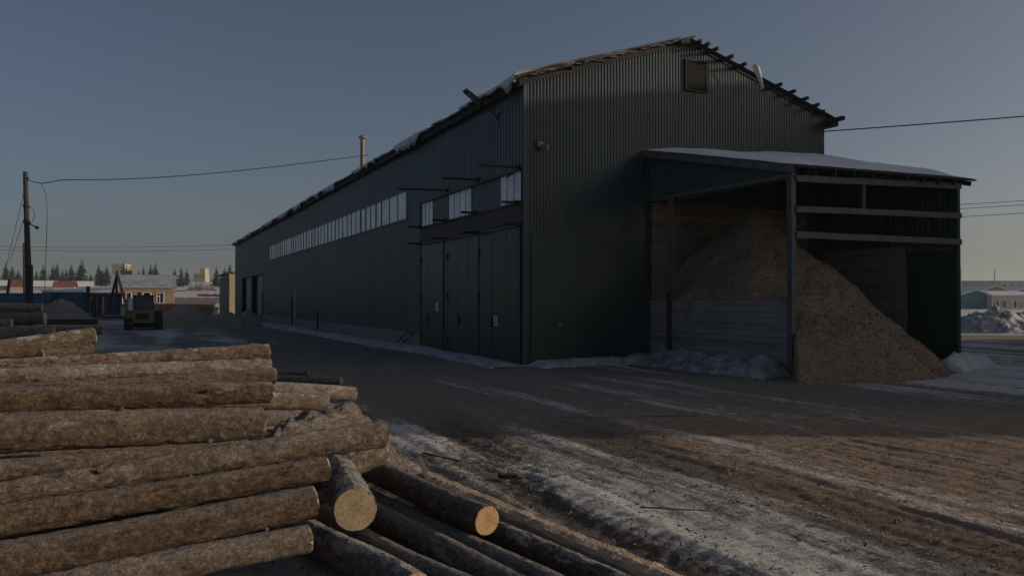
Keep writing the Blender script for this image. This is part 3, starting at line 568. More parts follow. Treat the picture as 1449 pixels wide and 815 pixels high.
# flat sheet door on the gable
m = MB(); m.box(.22, 1.78, -.05, -.024, .05, 3.95); d = m.obj('gable_door', M['gdark'], wh)
m = MB(); m.box(1.15, 1.29, -.056, -.051, 1.20, 1.28); m.obj('door_plate', M['galv'], d)
m = MB()
for (x, z) in ((1.1, 3.3), (1.2, .6), (1.21, .35), (2.2, 2.1), (2.25, .2), (1.05, 4.3), (2.9, 6.2)): m.box(x-.012, x+.012, -.065, -.03, z-.012, z+.012)
m.obj('rivet', M['galv'], wh)
# chimney through the roof near the ridge
m = MB(); cy, cx = 32.4, 3.2; zb = zroof(cx)-.2
m = MB(); m.tube([(cx, cy, zb), (cx, cy, 12.9)], .15, 14); c = m.obj('chimney', M['stove'], wh, smooth=False)
m = MB(); m.tube([(cx, cy, 13.0), (cx, cy, 13.08), (cx, cy, 13.28)], [.27, .25, .03], 12); m.tube([(cx+.1, cy, 12.85), (cx+.1, cy, 13.05)], .015, 4); m.tube([(cx-.1, cy, 12.85), (cx-.1, cy, 13.05)], .015, 4); m.obj('chimney_cap', M['galv'], c)
m = MB(); m.box(2.1, 2.5, 5.0, 5.4, zroof(2.3)+.1, zroof(2.3)+.42); m.obj('roof_hatch', M['roof'], wh)
# wall lamp on a bent bracket and a small floodlight on the gable
lp = thing('wall_lamp', 'street lamp head on a bent arm reaching out under the eave of the long wall', 'wall lamp', P0+U1*1.9+Vector((0,0,7.85)), YAW)
m = MB(); m.tube([(-.02, 0, -.12), (-.10, .0, .1), (-.2, .02, .22), (-.4, .05, .36), (-.62, .1, .52)], .024, 8); m.tube([(-.02, -.25, .35), (-.08, 0, .0)], .02, 6); m.box(-.06, -.01, -.06, .06, -.25, .1); m.obj('arm', M['iron'], lp)
m = MB(); m.prism([(-.48, .0, .40), (-1.12, .06, .83), (-1.16, .10, .90), (-1.10, .1, .95), (-.75, .08, .72), (-.48, .04, .52)], (0, .24, 0)); hd = m.obj('lamp_head', M['iron'], lp)
m = MB(); m.prism([(-.66, .04, .508), (-1.05, .06, .77), (-1.05, .06, .755), (-.66, .04, .495)], (0, .22, 0)); m.obj('lamp_glass', M['galv'], hd)
t, z = Gt(762, 205); fl = thing('floodlight', 'small grey floodlight fixed high on the gable beside the corner', 'floodlight', P0+U2*t+Vector((0,0,z)), YAW)
m = MB(); m.box(-.09, .09, -.16, -.03, -.08, .08); m.obj('housing', M['galv'], fl)
m = MB(); m.tube([(.02, -.15, -.05), (.16, -.32, -.10)], [.05, .09], 10); m.obj('lamp_hood', M['galv'], fl)
# thin guard posts in front of the long wall, folding steel trestle
def atL(y, x, z=0): return P0+U1*y+U2*x+Vector((0,0,z))
for (y, x, h, lab) in ((37.9, -.55, 2.2, 'dark pipe post with rusty bracket in front of the pale side door'), (28.4, -.6, 1.35, 'short dark pipe post standing alone in the snow along the long wall'), (55.0, -.35, 2.9, 'thin pipe post at the edge of the shuttered doorways')):
    m = MB(); m.tube([atL(y, x, -.2), atL(y, x, h)], .06, 8); tag(m.obj('guard_post', M['iron'], None), lab, 'post', 'posts along the warehouse wall')
tr = thing('steel_trestle', 'folded black steel trestle leaning on the concrete plinth left of the gates', 'trestle', atL(10.6, -.15))
m = MB()
for yy in (0, .95): m.bar(atL(10.5+yy, -.14, .62)-tr.location, atL(10.5+yy+.2, -.75, 0)-tr.location, .05, .05)
m.obj('leg', M['iron'], tr)
m = MB(); m.bar(atL(10.4, -.16, .60)-tr.location, atL(11.6, -.16, .62)-tr.location, .05, .06); m.bar(atL(10.6, -.5, .28)-tr.location, atL(11.6, -.5, .3)-tr.location, .04, .04); m.obj('crossbar', M['iron'], tr)
# ------------------------------------------------------------------ heaps
def heap(name, cx, cy, rx, ry, h, m, label, cat, rot=0, seed=0, rough=.18, pw=1.0, n=70, z0=0.0, group=None, top=(0, 0), flatten=0.0):
    u = np.linspace(-1, 1, n); U, Vv = np.meshgrid(u, u, indexing='ij'); q = np.hypot(U-top[0]*(1-U**2), Vv-top[1]*(1-Vv**2))
    f = fbm(U*2.3+seed, Vv*2.3+seed*1.7, oc=5)-.5; f2 = fbm(U*9+seed, Vv*9, oc=4)-.5
    q = q+f*.35; z = h*np.clip(1-q, -.15, 1-flatten)**1 if pw == 1 else h*np.sign(1-q)*np.abs(1-q).clip(0, 1)**pw
    z = z+h*rough*f2*(z > 0)*np.minimum(1, np.abs(z)/(h*.2))
    X, Y = U*rx, Vv*ry; c, s = math.cos(rot), math.sin(rot)
    P = np.stack([X*c-Y*s, X*s+Y*c, z-.02], -1).reshape(-1, 3)
    F = gridfaces(n, n); keep = (P[F][:, :, 2].max(1) > -.05); F = F[keep]
    o = npmesh(name, P, F, m, loc=(cx, cy, z0)); return tag(o, label, cat, group)
def bank(name, pts, wd, h, m, label, seed=0, n=160, k=22):
    """a ploughed ridge of snow along a line of ground points"""
    pts = [Vector(p) for p in pts]; L_ = [0]
    for a, b in zip(pts, pts[1:]): L_.append(L_[-1]+(b-a).length)
    vs = []
    for i in range(n+1):
        s = L_[-1]*i/n; j = max(q for q in range(len(pts)-1) if L_[q] <= s+1e-6); d = (pts[j+1]-pts[j]).normalized(); p = pts[j]+d*(s-L_[j]); nn = Vector((d.y, -d.x, 0)); e = min(1, i/(n*.07), (n-i)/(n*.07))
        hh = h*e*(.45+1.1*fbm([s*.9+seed], [1.3], oc=3)[0])
        for q in range(k+1):
            v = q/k*2-1; w_ = wd*(.75+.5*fbm([s*.6+seed], [5.], oc=2)[0]); x = p+nn*(v*w_)
            z = hh*max(0, 1-abs(v)**1.5)*(.75+.5*fbm([x.x*2.2+seed], [x.y*2.2], oc=4)[0])-.03*(abs(v) > .93)-.005
            vs.append((x.x, x.y, z+.02))
    o = npmesh(name, vs, gridfaces(n+1, k+1), m); return tag(o, label, 'snow bank', 'snow banks along the walls')
bank('snow_bank', [atL(-.5, -.55), atL(9.5, -.65), atL(20, -1.0), atL(37, -1.2), atL(54, -1.3)], .75, .16, M['dsnow'], 'long low bank of dirty snow under the long wall', 3, n=330)
# ------------------------------------------------------------------ open lean-to with the wood chips (plan corners B, C, F, E)
sB, sC, sF, sE = Vector((4.47, 26.72, 0)), Vector((7.26, 21.19, 0)), Vector((13.73, 25.11, 0)), Vector((11.40, 29.90, 0))
Zv = Vector((0, 0, 1)); sO = sC.copy()
sh = thing('lean_to_shed', 'open lean-to shed with snowy corrugated roof against the warehouse gable', 'shed', sO)
def lo(p, z=0): return Vector((p.x-sO.x, p.y-sO.y, z))
dBC = (sC-sB).normalized(); dCF = (sF-sC).normalized(); nCF = Vector((dCF.y, -dCF.x, 0)); nBC = Vector((-dBC.y, dBC.x, 0))*-1   # outwards
if nBC.x > 0: nBC = -nBC
lnBC = (sC-sB).length; lnCF = (sF-sC).length; lnEF = (sF-sE).length; dEF = (sF-sE)/lnEF
def edge(zb, zt, a, b): return lambda s: zb+(zt-zb)*(s-a)/(b-a)
# roof: corrugated sheet from the gable (high) to the front eave (low)
zH, zL = 6.84, 5.44
rn = 34; cols = 76; vs = []
rA, rB_, rC_, rD = lo(sB+U2*-.28, zH), lo(sE+U2*.45+U1*0, zH+.36), lo(sC-dBC*-.30-dCF*.22, zL-.02), lo(sF+dEF*.34+dCF*.55, zL+.22)
m = MB()
for i in range(cols*4+1):
    f = i/(cols*4); w_ = .028*math.sin(i*math.pi/2*1.0)
    a = rA.lerp(rB_, f); b = rC_.lerp(rD, f)
    for q in range(5): p = a.lerp(b, q/4*(1+(.008*math.sin(i*.37) if q == 4 else 0))); m.v.append((p.x, p.y, p.z+w_))
m.f = [(i*5+q, i*5+5+q, i*5+6+q, i*5+1+q) for i in range(cols*4) for q in range(4)]; m.mi = [0]*len(m.f)
rf = m.obj('roof', M['roof'], sh); so_ = rf.modifiers.new('thickness', 'SOLIDIFY'); so_.thickness = .012
m = MB(); n1, n2 = 120, 40
for i in range(n1+1):
    f = i/n1; a = rA.lerp(rB_, .012+.97*f); b = rC_.lerp(rD, .012+.97*f)
    for q in range(n2+1):
        g_ = q/n2; e_ = .975-.06*fbm([f*22], [3.], oc=3)[0]; p = a.lerp(b, g_*e_); th = .06+.11*fbm([f*6], [g_*5.], oc=4)[0]; th *= min(1, (1-g_)*6+.12)*min(1, f*14+.2)*min(1, (1-f)*14+.2)
        m.v.append((p.x, p.y, p.z+.035+th))
m.f = [(i*(n2+1)+q, (i+1)*(n2+1)+q, (i+1)*(n2+1)+q+1, i*(n2+1)+q+1) for i in range(n1) for q in range(n2)]; m.mi = [0]*len(m.f)
m.obj('roof_snow', M['snow'], rf, smooth=True)
# barge board on the left edge and rafters under the front eave
m = MB(); m.bar(rA-Vector((.02,.0,.09)), rC_-Vector((.02,.0,.09)), .04, .17); m.obj('barge_board', M['beam'], sh)
for k in range(11):
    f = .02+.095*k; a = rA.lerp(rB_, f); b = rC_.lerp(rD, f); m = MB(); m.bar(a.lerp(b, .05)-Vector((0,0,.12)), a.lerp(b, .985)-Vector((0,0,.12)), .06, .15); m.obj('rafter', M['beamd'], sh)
# profiled header panel over the board wall
def panel(name, A, d, L_, zb, zt, nrm, mt, pitch=.115, dep=.02, off=.0, a0=0.0):
    m = MB(); corr(m, 'x', a0, L_, zb, zt, -1, pitch=pitch, dep=dep)
    out = []
    for x, y, z in m.v: p = A+d*x+nrm*(-y+off); out.append((p.x-sO.x, p.y-sO.y, z))
    m.v = out; return m.obj(name, mt, sh)
panel('header_panel', sB, dBC, lnBC, 5.24, lambda s: 6.70+(5.36-6.70)*s/lnBC, nBC, M['clads'])
m = MB(); m.bar(lo(sB, 5.24), lo(sC, 5.22), .07, .10); m.obj('header_rail', M['beam'], sh)
# corner posts and the two inner posts of the board wall
m = MB(); m.bar(lo(sC, -.1), lo(sC, 5.36), .16, .17, up=dCF); m.obj('post', M['post'], sh)
m = MB(); m.bar(lo(sF-dCF*.06, -.1), lo(sF-dCF*.06, 5.58), .14, .15, up=dCF); m.obj('post', M['gdark'], sh)
pI = sB+dBC*1.32
m = MB(); m.bar(lo(pI+nBC*.02, 2.0), lo(pI+dBC*-.1+nBC*.02, 5.22), .13, .13, up=dBC); m.obj('post', M['beam'], sh)
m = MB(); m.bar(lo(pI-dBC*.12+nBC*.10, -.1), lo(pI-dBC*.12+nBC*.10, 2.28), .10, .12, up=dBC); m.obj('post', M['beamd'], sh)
m = MB(); m.bar(lo(pI+dBC*.05-nBC*.15, 5.15), lo(sC+nBC*-.6, 5.28), .07, .07); m.obj('tie_rod', M['beam'], sh)
m = MB(); m.bar(lo(sB+dBC*.08+nBC*.03, 0), lo(sB+dBC*.08+nBC*.03, 5.2), .10, .10, up=dBC); m.obj('post', M['beamd'], sh)
# board wall: each plank row slightly proud or short
def planks(name, A, d, L_, z0, z1, nrm, mt, h=.17, th=.05, par=None, gap=.008):
    m = MB(); z = z0
    while z < z1-.02:
        zz = min(z+h, z1); o_ = random.uniform(-.008, .008); a, b = random.uniform(-.03, .03), L_+random.uniform(-.03, .03)
        p = [A+d*a+nrm*o_, A+d*b+nrm*o_]; mid = (z+zz)/2
        m.bar(lo(p[0], mid), lo(p[1], mid), th, zz-z-gap); z = zz
    return m.obj(name, mt, par or sh)
planks('board_wall', sB+dBC*1.25, dBC, lnBC-1.25-.1, -.05, 2.0, nBC, M['wood']); planks('board_wall', sB, dBC, 1.12, -.05, 1.98, nBC, M['wood'])
# boards lining the gable and the right-hand side, dark sheet above
gA = sB-U1*.10; planks('back_lining', gA+U2*.05, U2, 6.7, 0, 5.15, -U1, M['woodb'], h=.24, gap=.003)
nEF = Vector((-dEF.y, dEF.x, 0));
if nEF.x > 0: nEF = -nEF                       # inwards
planks('side_lining', sE+nEF*.06, dEF, lnEF*.66, 0, 3.72, nEF, M['woodg'], h=1.25, gap=.004)
panel('side_sheet', sE, dEF, lnEF, -.1, lambda s: 7.12+(5.62-7.12)*s/lnEF, nEF, M['gdark'], pitch=.2, dep=.03)
m = MB(); m.bar(lo(sE+dEF*lnEF*.67, 1.72), lo(sE+dEF*(lnEF-.05), 1.72), .05, 3.56); m.obj('side_sheet_door', M['gdark'], sh)
m = MB(); m.bar(lo(sE+dEF*lnEF*.67+nEF*.06, 3.62), lo(sE+dEF*(lnEF-.1)+nEF*.06, 3.58), .06, .09); m.obj('door_rail', M['beam'], sh)
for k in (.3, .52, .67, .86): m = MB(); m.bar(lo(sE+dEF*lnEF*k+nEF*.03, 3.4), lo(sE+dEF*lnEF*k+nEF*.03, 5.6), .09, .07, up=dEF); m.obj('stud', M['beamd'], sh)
# three horizontal timbers across the open front
for (z, h_, rz_) in ((5.14, .17, .34), (4.35, .16, .22), (3.68, .17, .09)):
    m = MB(); N_ = 14; pr = [lo(sC+dCF*(lnCF*i/N_+ (.06 if i == 0 else 0))+nCF*.10, z+rz_*i/N_+.004*math.sin(i*1.3+z*5)) for i in range(N_+1)]
    for a, b in zip(pr, pr[1:]): m.bar(a, b, .06, h_)
    m.obj('front_beam', M['beam'], sh)
m = MB(); m.bar(lo(sC+dCF*2.9+nCF*.05, 4.4), lo(sC+dCF*2.9+nCF*.05, 5.2), .07, .09, up=dCF); m.obj('stud', M['beam'], sh)
# the heap of chips
def chip_pile():
    xs = np.arange(4.2, 13.4, .06); ys = np.arange(18.6, 29.6, .06); X, Y = np.meshgrid(xs, ys, indexing='ij')
    def soft(z, r, n):
        for k in range(n): p = np.pad(z, r, mode='edge'); z = (z+p[2*r:, r:-r]+p[:-2*r, r:-r]+p[r:-r, 2*r:]+p[r:-r, :-2*r])/5
        return z
    def cone(x, y, z, s): return z-s*np.hypot(X-x, Y-y)
    A = np.array([7.6, 26.0, 5.3]); Q = [A]
    ctl = [(7.6, 26.0, 5.15), (8.9, 24.5, 3.55), (9.95, 23.15, 2.05)]
    z = cone(*A, 1.12)
    for (a, b) in zip(ctl, ctl[1:]):
        for f in np.linspace(0, 1, 7): p = np.array(a)*(1-f)+np.array(b)*f; z = np.maximum(z, cone(*p, .93))
    z = np.maximum(z, cone(8.0, 22.6, 2.25, .74)); z = np.maximum(z, cone(7.25, 23.9, 2.75, .9)); z = np.maximum(z, cone(8.9, 22.3, 1.95, .80)); z = np.maximum(z, cone(6.6, 23.5, 2.5, .62)); z = np.maximum(z, cone(6.0, 24.8, 2.4, .7))
    z = soft(z, 2, 2)
    z = np.where(z < .22, .22*np.exp((np.maximum(z, -3)-.22)/.22)-.10, z)
    side = (X-sB.x)*(-dBC.y)+(Y-sB.y)*dBC.x          # > 0 right of the board wall when looking outwards
    side = side if side[-1, 0] > 0 else side
    past = (X-sB.x)*dBC.x+(Y-sB.y)*dBC.y
    ins = np.where(past < lnBC, side-.10, side+.95*(past-lnBC)-.08)
    z = np.minimum(z, np.maximum(.0, 1.90+.07*sst(1.2, 3.2, past)-1.15*np.maximum(past-lnBC, 0))+1.3*np.maximum(ins, 0))
    z = soft(z, 2, 5)
    z = z+(fbm(X*.9, Y*.9, oc=4)-.5)*.50*np.clip(z, 0, 1)+(fbm(X*2.6+5, Y*2.6, oc=3)-.5)*.22*np.clip(z, 0, 1)+(fbm(X*8, Y*8, oc=3)-.5)*.12*np.clip(z*2, 0, 1)
    z = np.where(ins > 0, z, np.maximum(z+ins*25, -.28)); rgt = (X-sE.x)*nEF.x+(Y-sE.y)*nEF.y; pe = (X-sE.x)*dEF.x+(Y-sE.y)*dEF.y
    z = np.where(rgt > .12, np.minimum(z, np.where(pe > lnEF-.2, .9*np.maximum(rgt-.5, 0)-.05, 9)), -.3)
    z = z*1.0; P = np.stack([X, Y, z], -1).reshape(-1, 3); F = gridfaces(len(xs), len(ys)); zz = P[F][:, :, 2]; F = F[(zz.max(1) > -.03) & (zz.min(1) > -.295)]
    # loose chips on the surface
    c = P[F].mean(1); e1 = P[F[:, 1]]-P[F[:, 0]]; e2 = P[F[:, 3]]-P[F[:, 0]]; nn = np.cross(e1, e2); ar = np.linalg.norm(nn, axis=1); nn /= ar[:, None]
    i = RNG.choice(len(F), 42000, p=ar/ar.sum()); q = c[i]+RNG.uniform(-.03, .03, (len(i), 3))*np.array([1, 1, 0])+nn[i]*.012; q[:, 2] -= ((q-c[i])*nn[i]*0).sum(1)
    Vc, Fc = flakes(q, nn[i], RNG.lognormal(-4.1, .45, len(i)).clip(.007, .045), .55, .45)
    mi = np.concatenate([np.zeros(len(F)), RNG.choice([0, 0, 0, 0, 0, 1, 2], len(i))]); sm = np.concatenate([np.ones(len(F), bool), np.zeros(len(i), bool)])
    o = npmesh('wood_chip_pile', np.concatenate([P, Vc]), np.concatenate([F, Fc+len(P)]), [M['chip'], M['chip_l'], M['chip_d']], mi=mi, smooth=sm)
    tag(o, 'tall pile of brown wood chips spilling out of the open lean-to shed', 'wood chip pile')
chip_pile()
bank('snow_bank', [Vector((.6, 24.35, 0)), Vector((2.4, 25.2, 0)), Vector((3.9, 25.7, 0))], .55, .22, M['dsnow'], 'low dirty snow bank along the foot of the gable by the corner', 5, n=90)
bank('snow_bank', [Vector((3.6, 25.2, 0)), Vector((4.25, 25.9, 0)), Vector((4.7, 24.9, 0)), Vector((5.0, 24.4, 0))], .65, .36, M['dsnow2'], 'small heaped snow bank where the board wall meets the gable', 8, n=60)
bank('snow_bank', [Vector((4.9, 24.6, 0)), Vector((5.6, 23.2, 0)), Vector((6.5, 21.6, 0)), Vector((6.95, 20.9, 0))], .75, .50, M['dsnow2'], 'gritty snow bank heaped along the grey board wall of the lean-to', 12, n=110)
bank('snow_bank', [Vector((12.0, 22.6, 0)), Vector((12.9, 23.7, 0)), Vector((13.5, 24.2, 0)), Vector((14.3, 24.5, 0))], .5, .42, dirty_snow('pale_dirty_snow', .38), 'snow bank between the chip pile and the right corner post', 16, n=60)
# ------------------------------------------------------------------ logs
LN = [0]
def log(pa, pb, ra, rb, mt, cut, label, group=None, rough=1.0, knots=3, bend=.02, strips=0, seed=None, name='log', nseg=None):
    """a log from pa (the end that shows) to pb; bark is one mesh, each sawn end a part"""
    LN[0] += 1; sd = LN[0]*13.7 if seed is None else seed; pa, pb = Vector(pa), Vector(pb); d = pa-pb; L_ = d.length; nr = 56; ns = nseg or max(24, int(L_/.028))
    o_ = (pa+pb)/2; q = d.to_track_quat('X', 'Z')
    t = np.linspace(0, 1, ns+1)[:, None]; th = np.linspace(0, 2*math.pi, nr, endpoint=False)[None, :]
    x = (t-.5)*L_+0*th; r = rb+(ra-rb)*t+0*th; cs, sn = np.cos(th)+0*t, np.sin(th)+0*t; rm = (ra+rb)/2
    lowf = fbm(x*1.6+sd, cs*.8+sd, sn*.8, oc=3)-.5; midf = fbm(x*7+sd, cs*2.2*rm/.1+sd, sn*2.2*rm/.1, oc=3)-.5; hi = fbm(x*30+sd, cs*9*rm/.1+sd, sn*9*rm/.1, oc=3, g=.65)-.5
    pk = np.abs(fbm(x*11+sd, cs*4.5*rm/.1, sn*4.5*rm/.1+sd, oc=3)-.5)
    r = r*(1+.07*lowf+.05*midf*rough)+rough*(hi*.014-.012*np.exp(-(pk/.03)**2))*np.minimum(1, .35+np.minimum(t, 1-t)*L_/.12)
    for k in range(knots):
        kx = random.uniform(-.5, .5)*L_; ka = random.uniform(0, 6.28); ks = random.uniform(.018, .035); dd = np.hypot(x-kx, (np.angle(np.exp(1j*(th-ka))))*rm)
        r = r+.022*np.exp(-(dd/ks)**2)-.014*np.exp(-(dd/(ks*.4))**2)
    by = bend*np.sin(math.pi*t*1.1+sd)*1.0+0*th; bz = bend*.6*np.sin(math.pi*t*1.7+sd*2)+0*th
    e = np.minimum(t, 1-t)*L_; chew = (vn(cs*4+sd, sn*4)-.5)*.03*np.exp(-e/.03)
    P = np.stack([x+chew, by+r*cs, bz+r*sn], -1)
    V = P.reshape(-1, 3); i = np.arange(ns)[:, None]*nr; j = np.arange(nr)[None, :]; j2 = (j+1) % nr
    F = np.stack([i+j, i+j2, i+nr+j2, i+nr+j], -1).reshape(-1, 4)
    ob = npmesh(name, V, F[:, ::-1], [mt])
    ob.location = o_; ob.rotation_euler = q.to_euler()
    for k in range(knots//3):
        kx = random.uniform(-.1, .47)*L_; ka = random.uniform(0, 6.28); rk_ = random.uniform(.011, .019); R0 = rb+(ra-rb)*(kx/L_+.5); dv = Vector((random.uniform(.1, .5), math.cos(ka), math.sin(ka))).normalized(); c0 = Vector((kx, R0*math.cos(ka)*.9, R0*math.sin(ka)*.9))
        b = MB(); b.tube([c0, c0+dv*random.uniform(.035, .07)], [rk_*1.25, rk_], 8); b.obj('branch_stub', mt, ob)
    for end in (ns, 0):
        ring = P[end]; c = ring.mean(0); sg = 1 if end else -1; vv = [ring*1.0]
        for f in (.985, .7, .35): rr = c+(ring-c)*f; rr[:, 0] = c[0]+sg*.004; vv.append(rr)
        VV = np.concatenate(vv+[[c+np.array([sg*.004, 0, 0])]]); FF = []
        for a in range(3):
            for k in range(nr): k2 = (k+1) % nr; FF.append((a*nr+k, a*nr+k2, (a+1)*nr+k2, (a+1)*nr+k))
        for k in range(nr): FF.append((3*nr+k, 3*nr+(k+1) % nr, 4*nr, 4*nr))
        b = MB(); b.v = [tuple(v) for v in VV]; b.f = [f[:3] if f[2] == f[3] else f for f in FF]
        if sg > 0: pass
        else: b.f = [f[::-1] for f in b.f]
        b.mi = [0]*len(b.f); b.obj('cut_end', cut, ob)
    return tag(ob, label, 'log', group)
DL = Vector((.807, .590, 0))
def pile_log(xr, yr, d, rp, yl, rl, mt, cut, label, xl=0, L_=4.1, group='logs in the big sunlit pile', dirn=DL, **k):
    """right end seen at (xr, yr) at depth d; the axis runs back along dirn and crosses photo column xl at height yl"""
    a = dp(xr, yr, d); kx = (xl-CX)/FP; t = (a.x-kx*a.y)/(dirn.x-kx*dirn.y); dl = a.y-dirn.y*t; b = Vector((a.x-dirn.x*t, dl, CH-(yl-HY)/FP*dl))
    ra, rb = rp*d/FP, rl*dl/FP; f = L_/(b-a).length; return log(a, a+(b-a)*f, ra, ra+(rb-ra)*min(f, 1.5), mt, cut, label, group, **k)
G1 = 'logs in the big sunlit pile'
pile_log(378, 498, 7.9, 10, 518, 11.5, M['bark_red'], M['cut'], 'reddish log with snow along its back, topmost in the sunlit pile', rough=1.3, L_=4.6)
pile_log(381, 516, 7.62, 10, 535, 12, M['bark_tan'], M['cut'], 'pale tan log just under the topmost reddish log', L_=4.5)
pile_log(389, 531, 7.32, 11.5, 556, 13, M['bark_lich'], M['cut'], 'thin brown log third from the top, its end sticking out slightly farther', L_=4.4, knots=2)
pile_log(383, 557, 6.8, 15, 566, 20, M['bark'], M['cut'], 'straight brown log directly above the thickest log in the pile', L_=4.2, knots=4)
pile_log(369, 597, 6.25, 23.5, 615, 29.5, M['bark'], M['cut'], 'thickest log in the pile, grey brown with a round knot', L_=4.0, knots=6)
pile_log(350, 631, 6.1, 10, 663, 18, M['bark_lich'], M['cut'], 'log half hidden under the thickest log, tapering to the right', L_=3.8)
pile_log(541, 614, 6.55, 19, 697, 15, M['bark_lich'], M['cut'], 'long knotty log sticking far out to the right of the pile', L_=5.0, knots=14, rough=1.2)
pile_log(461, 659, 6.05, 17.5, 738, 22.5, M['bark'], M['cut'], 'flaky bark log below the long knotty one, with a pale chip at its end', L_=4.0, knots=8, rough=1.2)
pile_log(444, 711, 5.78, 23.5, 790, 29, M['bark'], M['cut'], 'stout log second from the bottom of the sunlit pile', L_=3.8, knots=5)
pile_log(437, 762, 5.55, 19.5, 851, 26, M['bark_lich'], M['cut'], 'lowest log of the sunlit pile, near the bottom edge', L_=3.7, knots=4)
log(dp(132, 474, 9.6), dp(132, 474, 9.6)-Vector((1.6, 1.75, .33)).normalized()*2.8-Vector((0,0,.0)), .105, .13, M['bark_snow'], M['cut'], 'snow dusted pale log lying slanted on top of the pile, its end raised', G1, rough=1.6)
log(dp(128, 494, 9.2), dp(60, 505, 8.8), .055, .07, M['bark_tan'], M['cut'], 'short tan pole stub poking out under the slanted snowy log', G1)
pile_log(300, 560, 7.9, 17, 585, 18, M['bark'], M['cut'], 'brown log seen only through gaps in the middle of the pile', L_=4.0, knots=1)
pile_log(300, 625, 7.2, 18, 660, 19, M['bark'], M['cut'], 'brown log buried under the thickest log', L_=3.7, knots=1)
pile_log(380, 690, 6.6, 21, 745, 22, M['bark_dark'], M['cut'], 'dark log buried behind the stout lower logs', L_=3.6, knots=1)
pile_log(390, 750, 6.15, 21, 830, 22, M['bark_dark'], M['cut'], 'dark log buried behind the lowest log', L_=3.5, knots=1)
pile_log(541, 637, 7.15, 18, 700, 15, M['bark_tan'], M['cut_g'], 'log with a bright sawn end under the long knotty log', xl=380, L_=2.6)
G2 = 'short logs stacked behind the pile'
pile_log(500, 558, 11.4, 10, 549, 10, M['bark_tan'], M['cut'], 'smooth tan log, highest and longest of the logs behind the pile', xl=385, L_=2.6, group=G2, rough=.5)
pile_log(462, 568, 10.9, 11.5, 567, 11.5, M['bark_snow'], M['cut'], 'white frosted log just under the smooth tan log', xl=385, L_=2.4, group=G2, rough=.7)
pile_log(418, 591, 10.2, 10.5, 592, 10.5, M['bark_dark'], M['cut'], 'short dark log with a pale ring at its end behind the pile', xl=365, L_=1.8, group=G2, rough=.6)
pile_log(434, 590, 10.7, 10.5, 592, 10.5, M['bark_tan'], M['cut'], 'tan log behind the short dark one', xl=365, L_=1.8, group=G2, rough=.7)
pile_log(412, 609, 9.6, 8.5, 611, 8.5, M['bark_tan'], M['cut'], 'thin pale log lowest of those behind the pile', xl=365, L_=1.6, group=G2, rough=.6)
pile_log(420, 622, 8.8, 11, 640, 11, M['bark'], M['cut'], 'brown log low behind the thickest log', xl=340, L_=1.8, group=G2)
pile_log(516, 578, 12.4, 6, 577, 6, M['bark_dark'], M['cut'], 'thin dark pole end near the bark covered stump', xl=470, L_=2.2, group=G2, rough=.5)
log(gp(483, 538, .09), gp(376, 536, .09), .095, .10, M['bark_dark'], M['cut'], 'dark log lying in the shade on the yard behind the pile', 'poles on the shaded yard', rough=.6)
log(gp(436, 529, .07), gp(330, 529, .07), .06, .065, M['bark_dark'], M['cut'], 'thinner dark pole farther out on the shaded yard', 'poles on the shaded yard', rough=.5)
# second stack, running towards the camera on the right of the pile
G3 = 'dark logs running towards the camera'
log(dp(502, 718, 5.75), dp(456, 634, 8.0), .150, .135, M['bark_dark_snow'], M['cut'], 'thick log with a large pale sawn end facing the camera', G3, rough=1.2)
log(dp(691, 734, 6.1), dp(474, 645, 8.3), .108, .112, M['bark_dark'], M['cut_o'], 'long dark log with an orange sawn end, highest on the right', G3, knots=6, rough=.8)
log(dp(800, 838, 5.15), dp(505, 700, 7.6), .100, .105, M['bark_dark'], M['cut'], 'dark log below and left of the one with the orange end', G3, knots=5, rough=.8)
log(dp(745, 838, 5.2), dp(486, 707, 7.3), .112, .12, M['bark_dark'], M['cut'], 'dark log with a sunlit edge beside the large pale sawn end', G3, knots=5, rough=.8)
log(dp(660, 840, 5.1), dp(455, 735, 6.9), .112, .12, M['bark_dark'], M['cut'], 'frosted dark log second from the left among those running to the camera', G3, knots=3, rough=.8)
log(dp(585, 838, 5.0), dp(420, 742, 6.6), .12, .125, M['bark_dark_snow'], M['cut'], 'dark log with a white strip of snow, nearest the sunlit pile', G3, knots=3, rough=1.)
log(dp(905, 838, 5.15), dp(600, 716, 7.4), .095, .10, M['bark_dark_snow'], M['cut'], 'greyish dark log between the orange ended log and the squared beam', G3, knots=5, rough=1.)
log(dp(700, 850, 5.0), dp(520, 772, 6.2), .09, .09, M['bark_dark'], M['cut'], 'dark log almost hidden in the gap beside the frosted log', G3, knots=1, rough=.8)
# squared beam with a rough bark-edged top
def slab():
    a, b = Vector((1.30, 4.82, 0)), Vector((-.83, 8.24, 0)); d = (b-a); L_ = d.length; d.normalize(); nn = Vector((d.y, -d.x, 0)); n = 220; vs = []
    for i in range(n+1):
        s = L_*i/n; p = a+d*s; w1 = .105+.02*(vn([s*3.], [1.])[0]-.5); w2 = .11+.05*(fbm([s*5.], [4.])[0]-.5)
        for (u, z) in ((-w1, .0), (-w1, .20), (-w1*.75, .22), (-.1*w1, .235), (.8*w2, .225), (1.5*w2, .18), (2.0*w2, .10), (2.2*w2, .0)):
            z += (.03*(fbm([s*9+u*20], [u*30.], oc=3)[0]-.5) if z > .1 else 0); q = p-nn*u if False else p+nn*(-u)*-1; vs.append((q.x, q.y, z))
    fs = [(i*8+k, i*8+8+k, i*8+9+k, i*8+1+k) for i in range(n) for k in range(7)]+[tuple(range(8)), tuple(range(n*8, n*8+8))[::-1]]
    m = MB(); m.add(vs, fs); o = m.obj('timber_beam', mat('tan_beam', (.30,.205,.135), .9, var2=(.50,.39,.28), scale=7, bump=1.0, bscale=35)); tag(o, 'long bark-edged beam with a flat dark side along the right of the dark logs', 'beam')
slab()
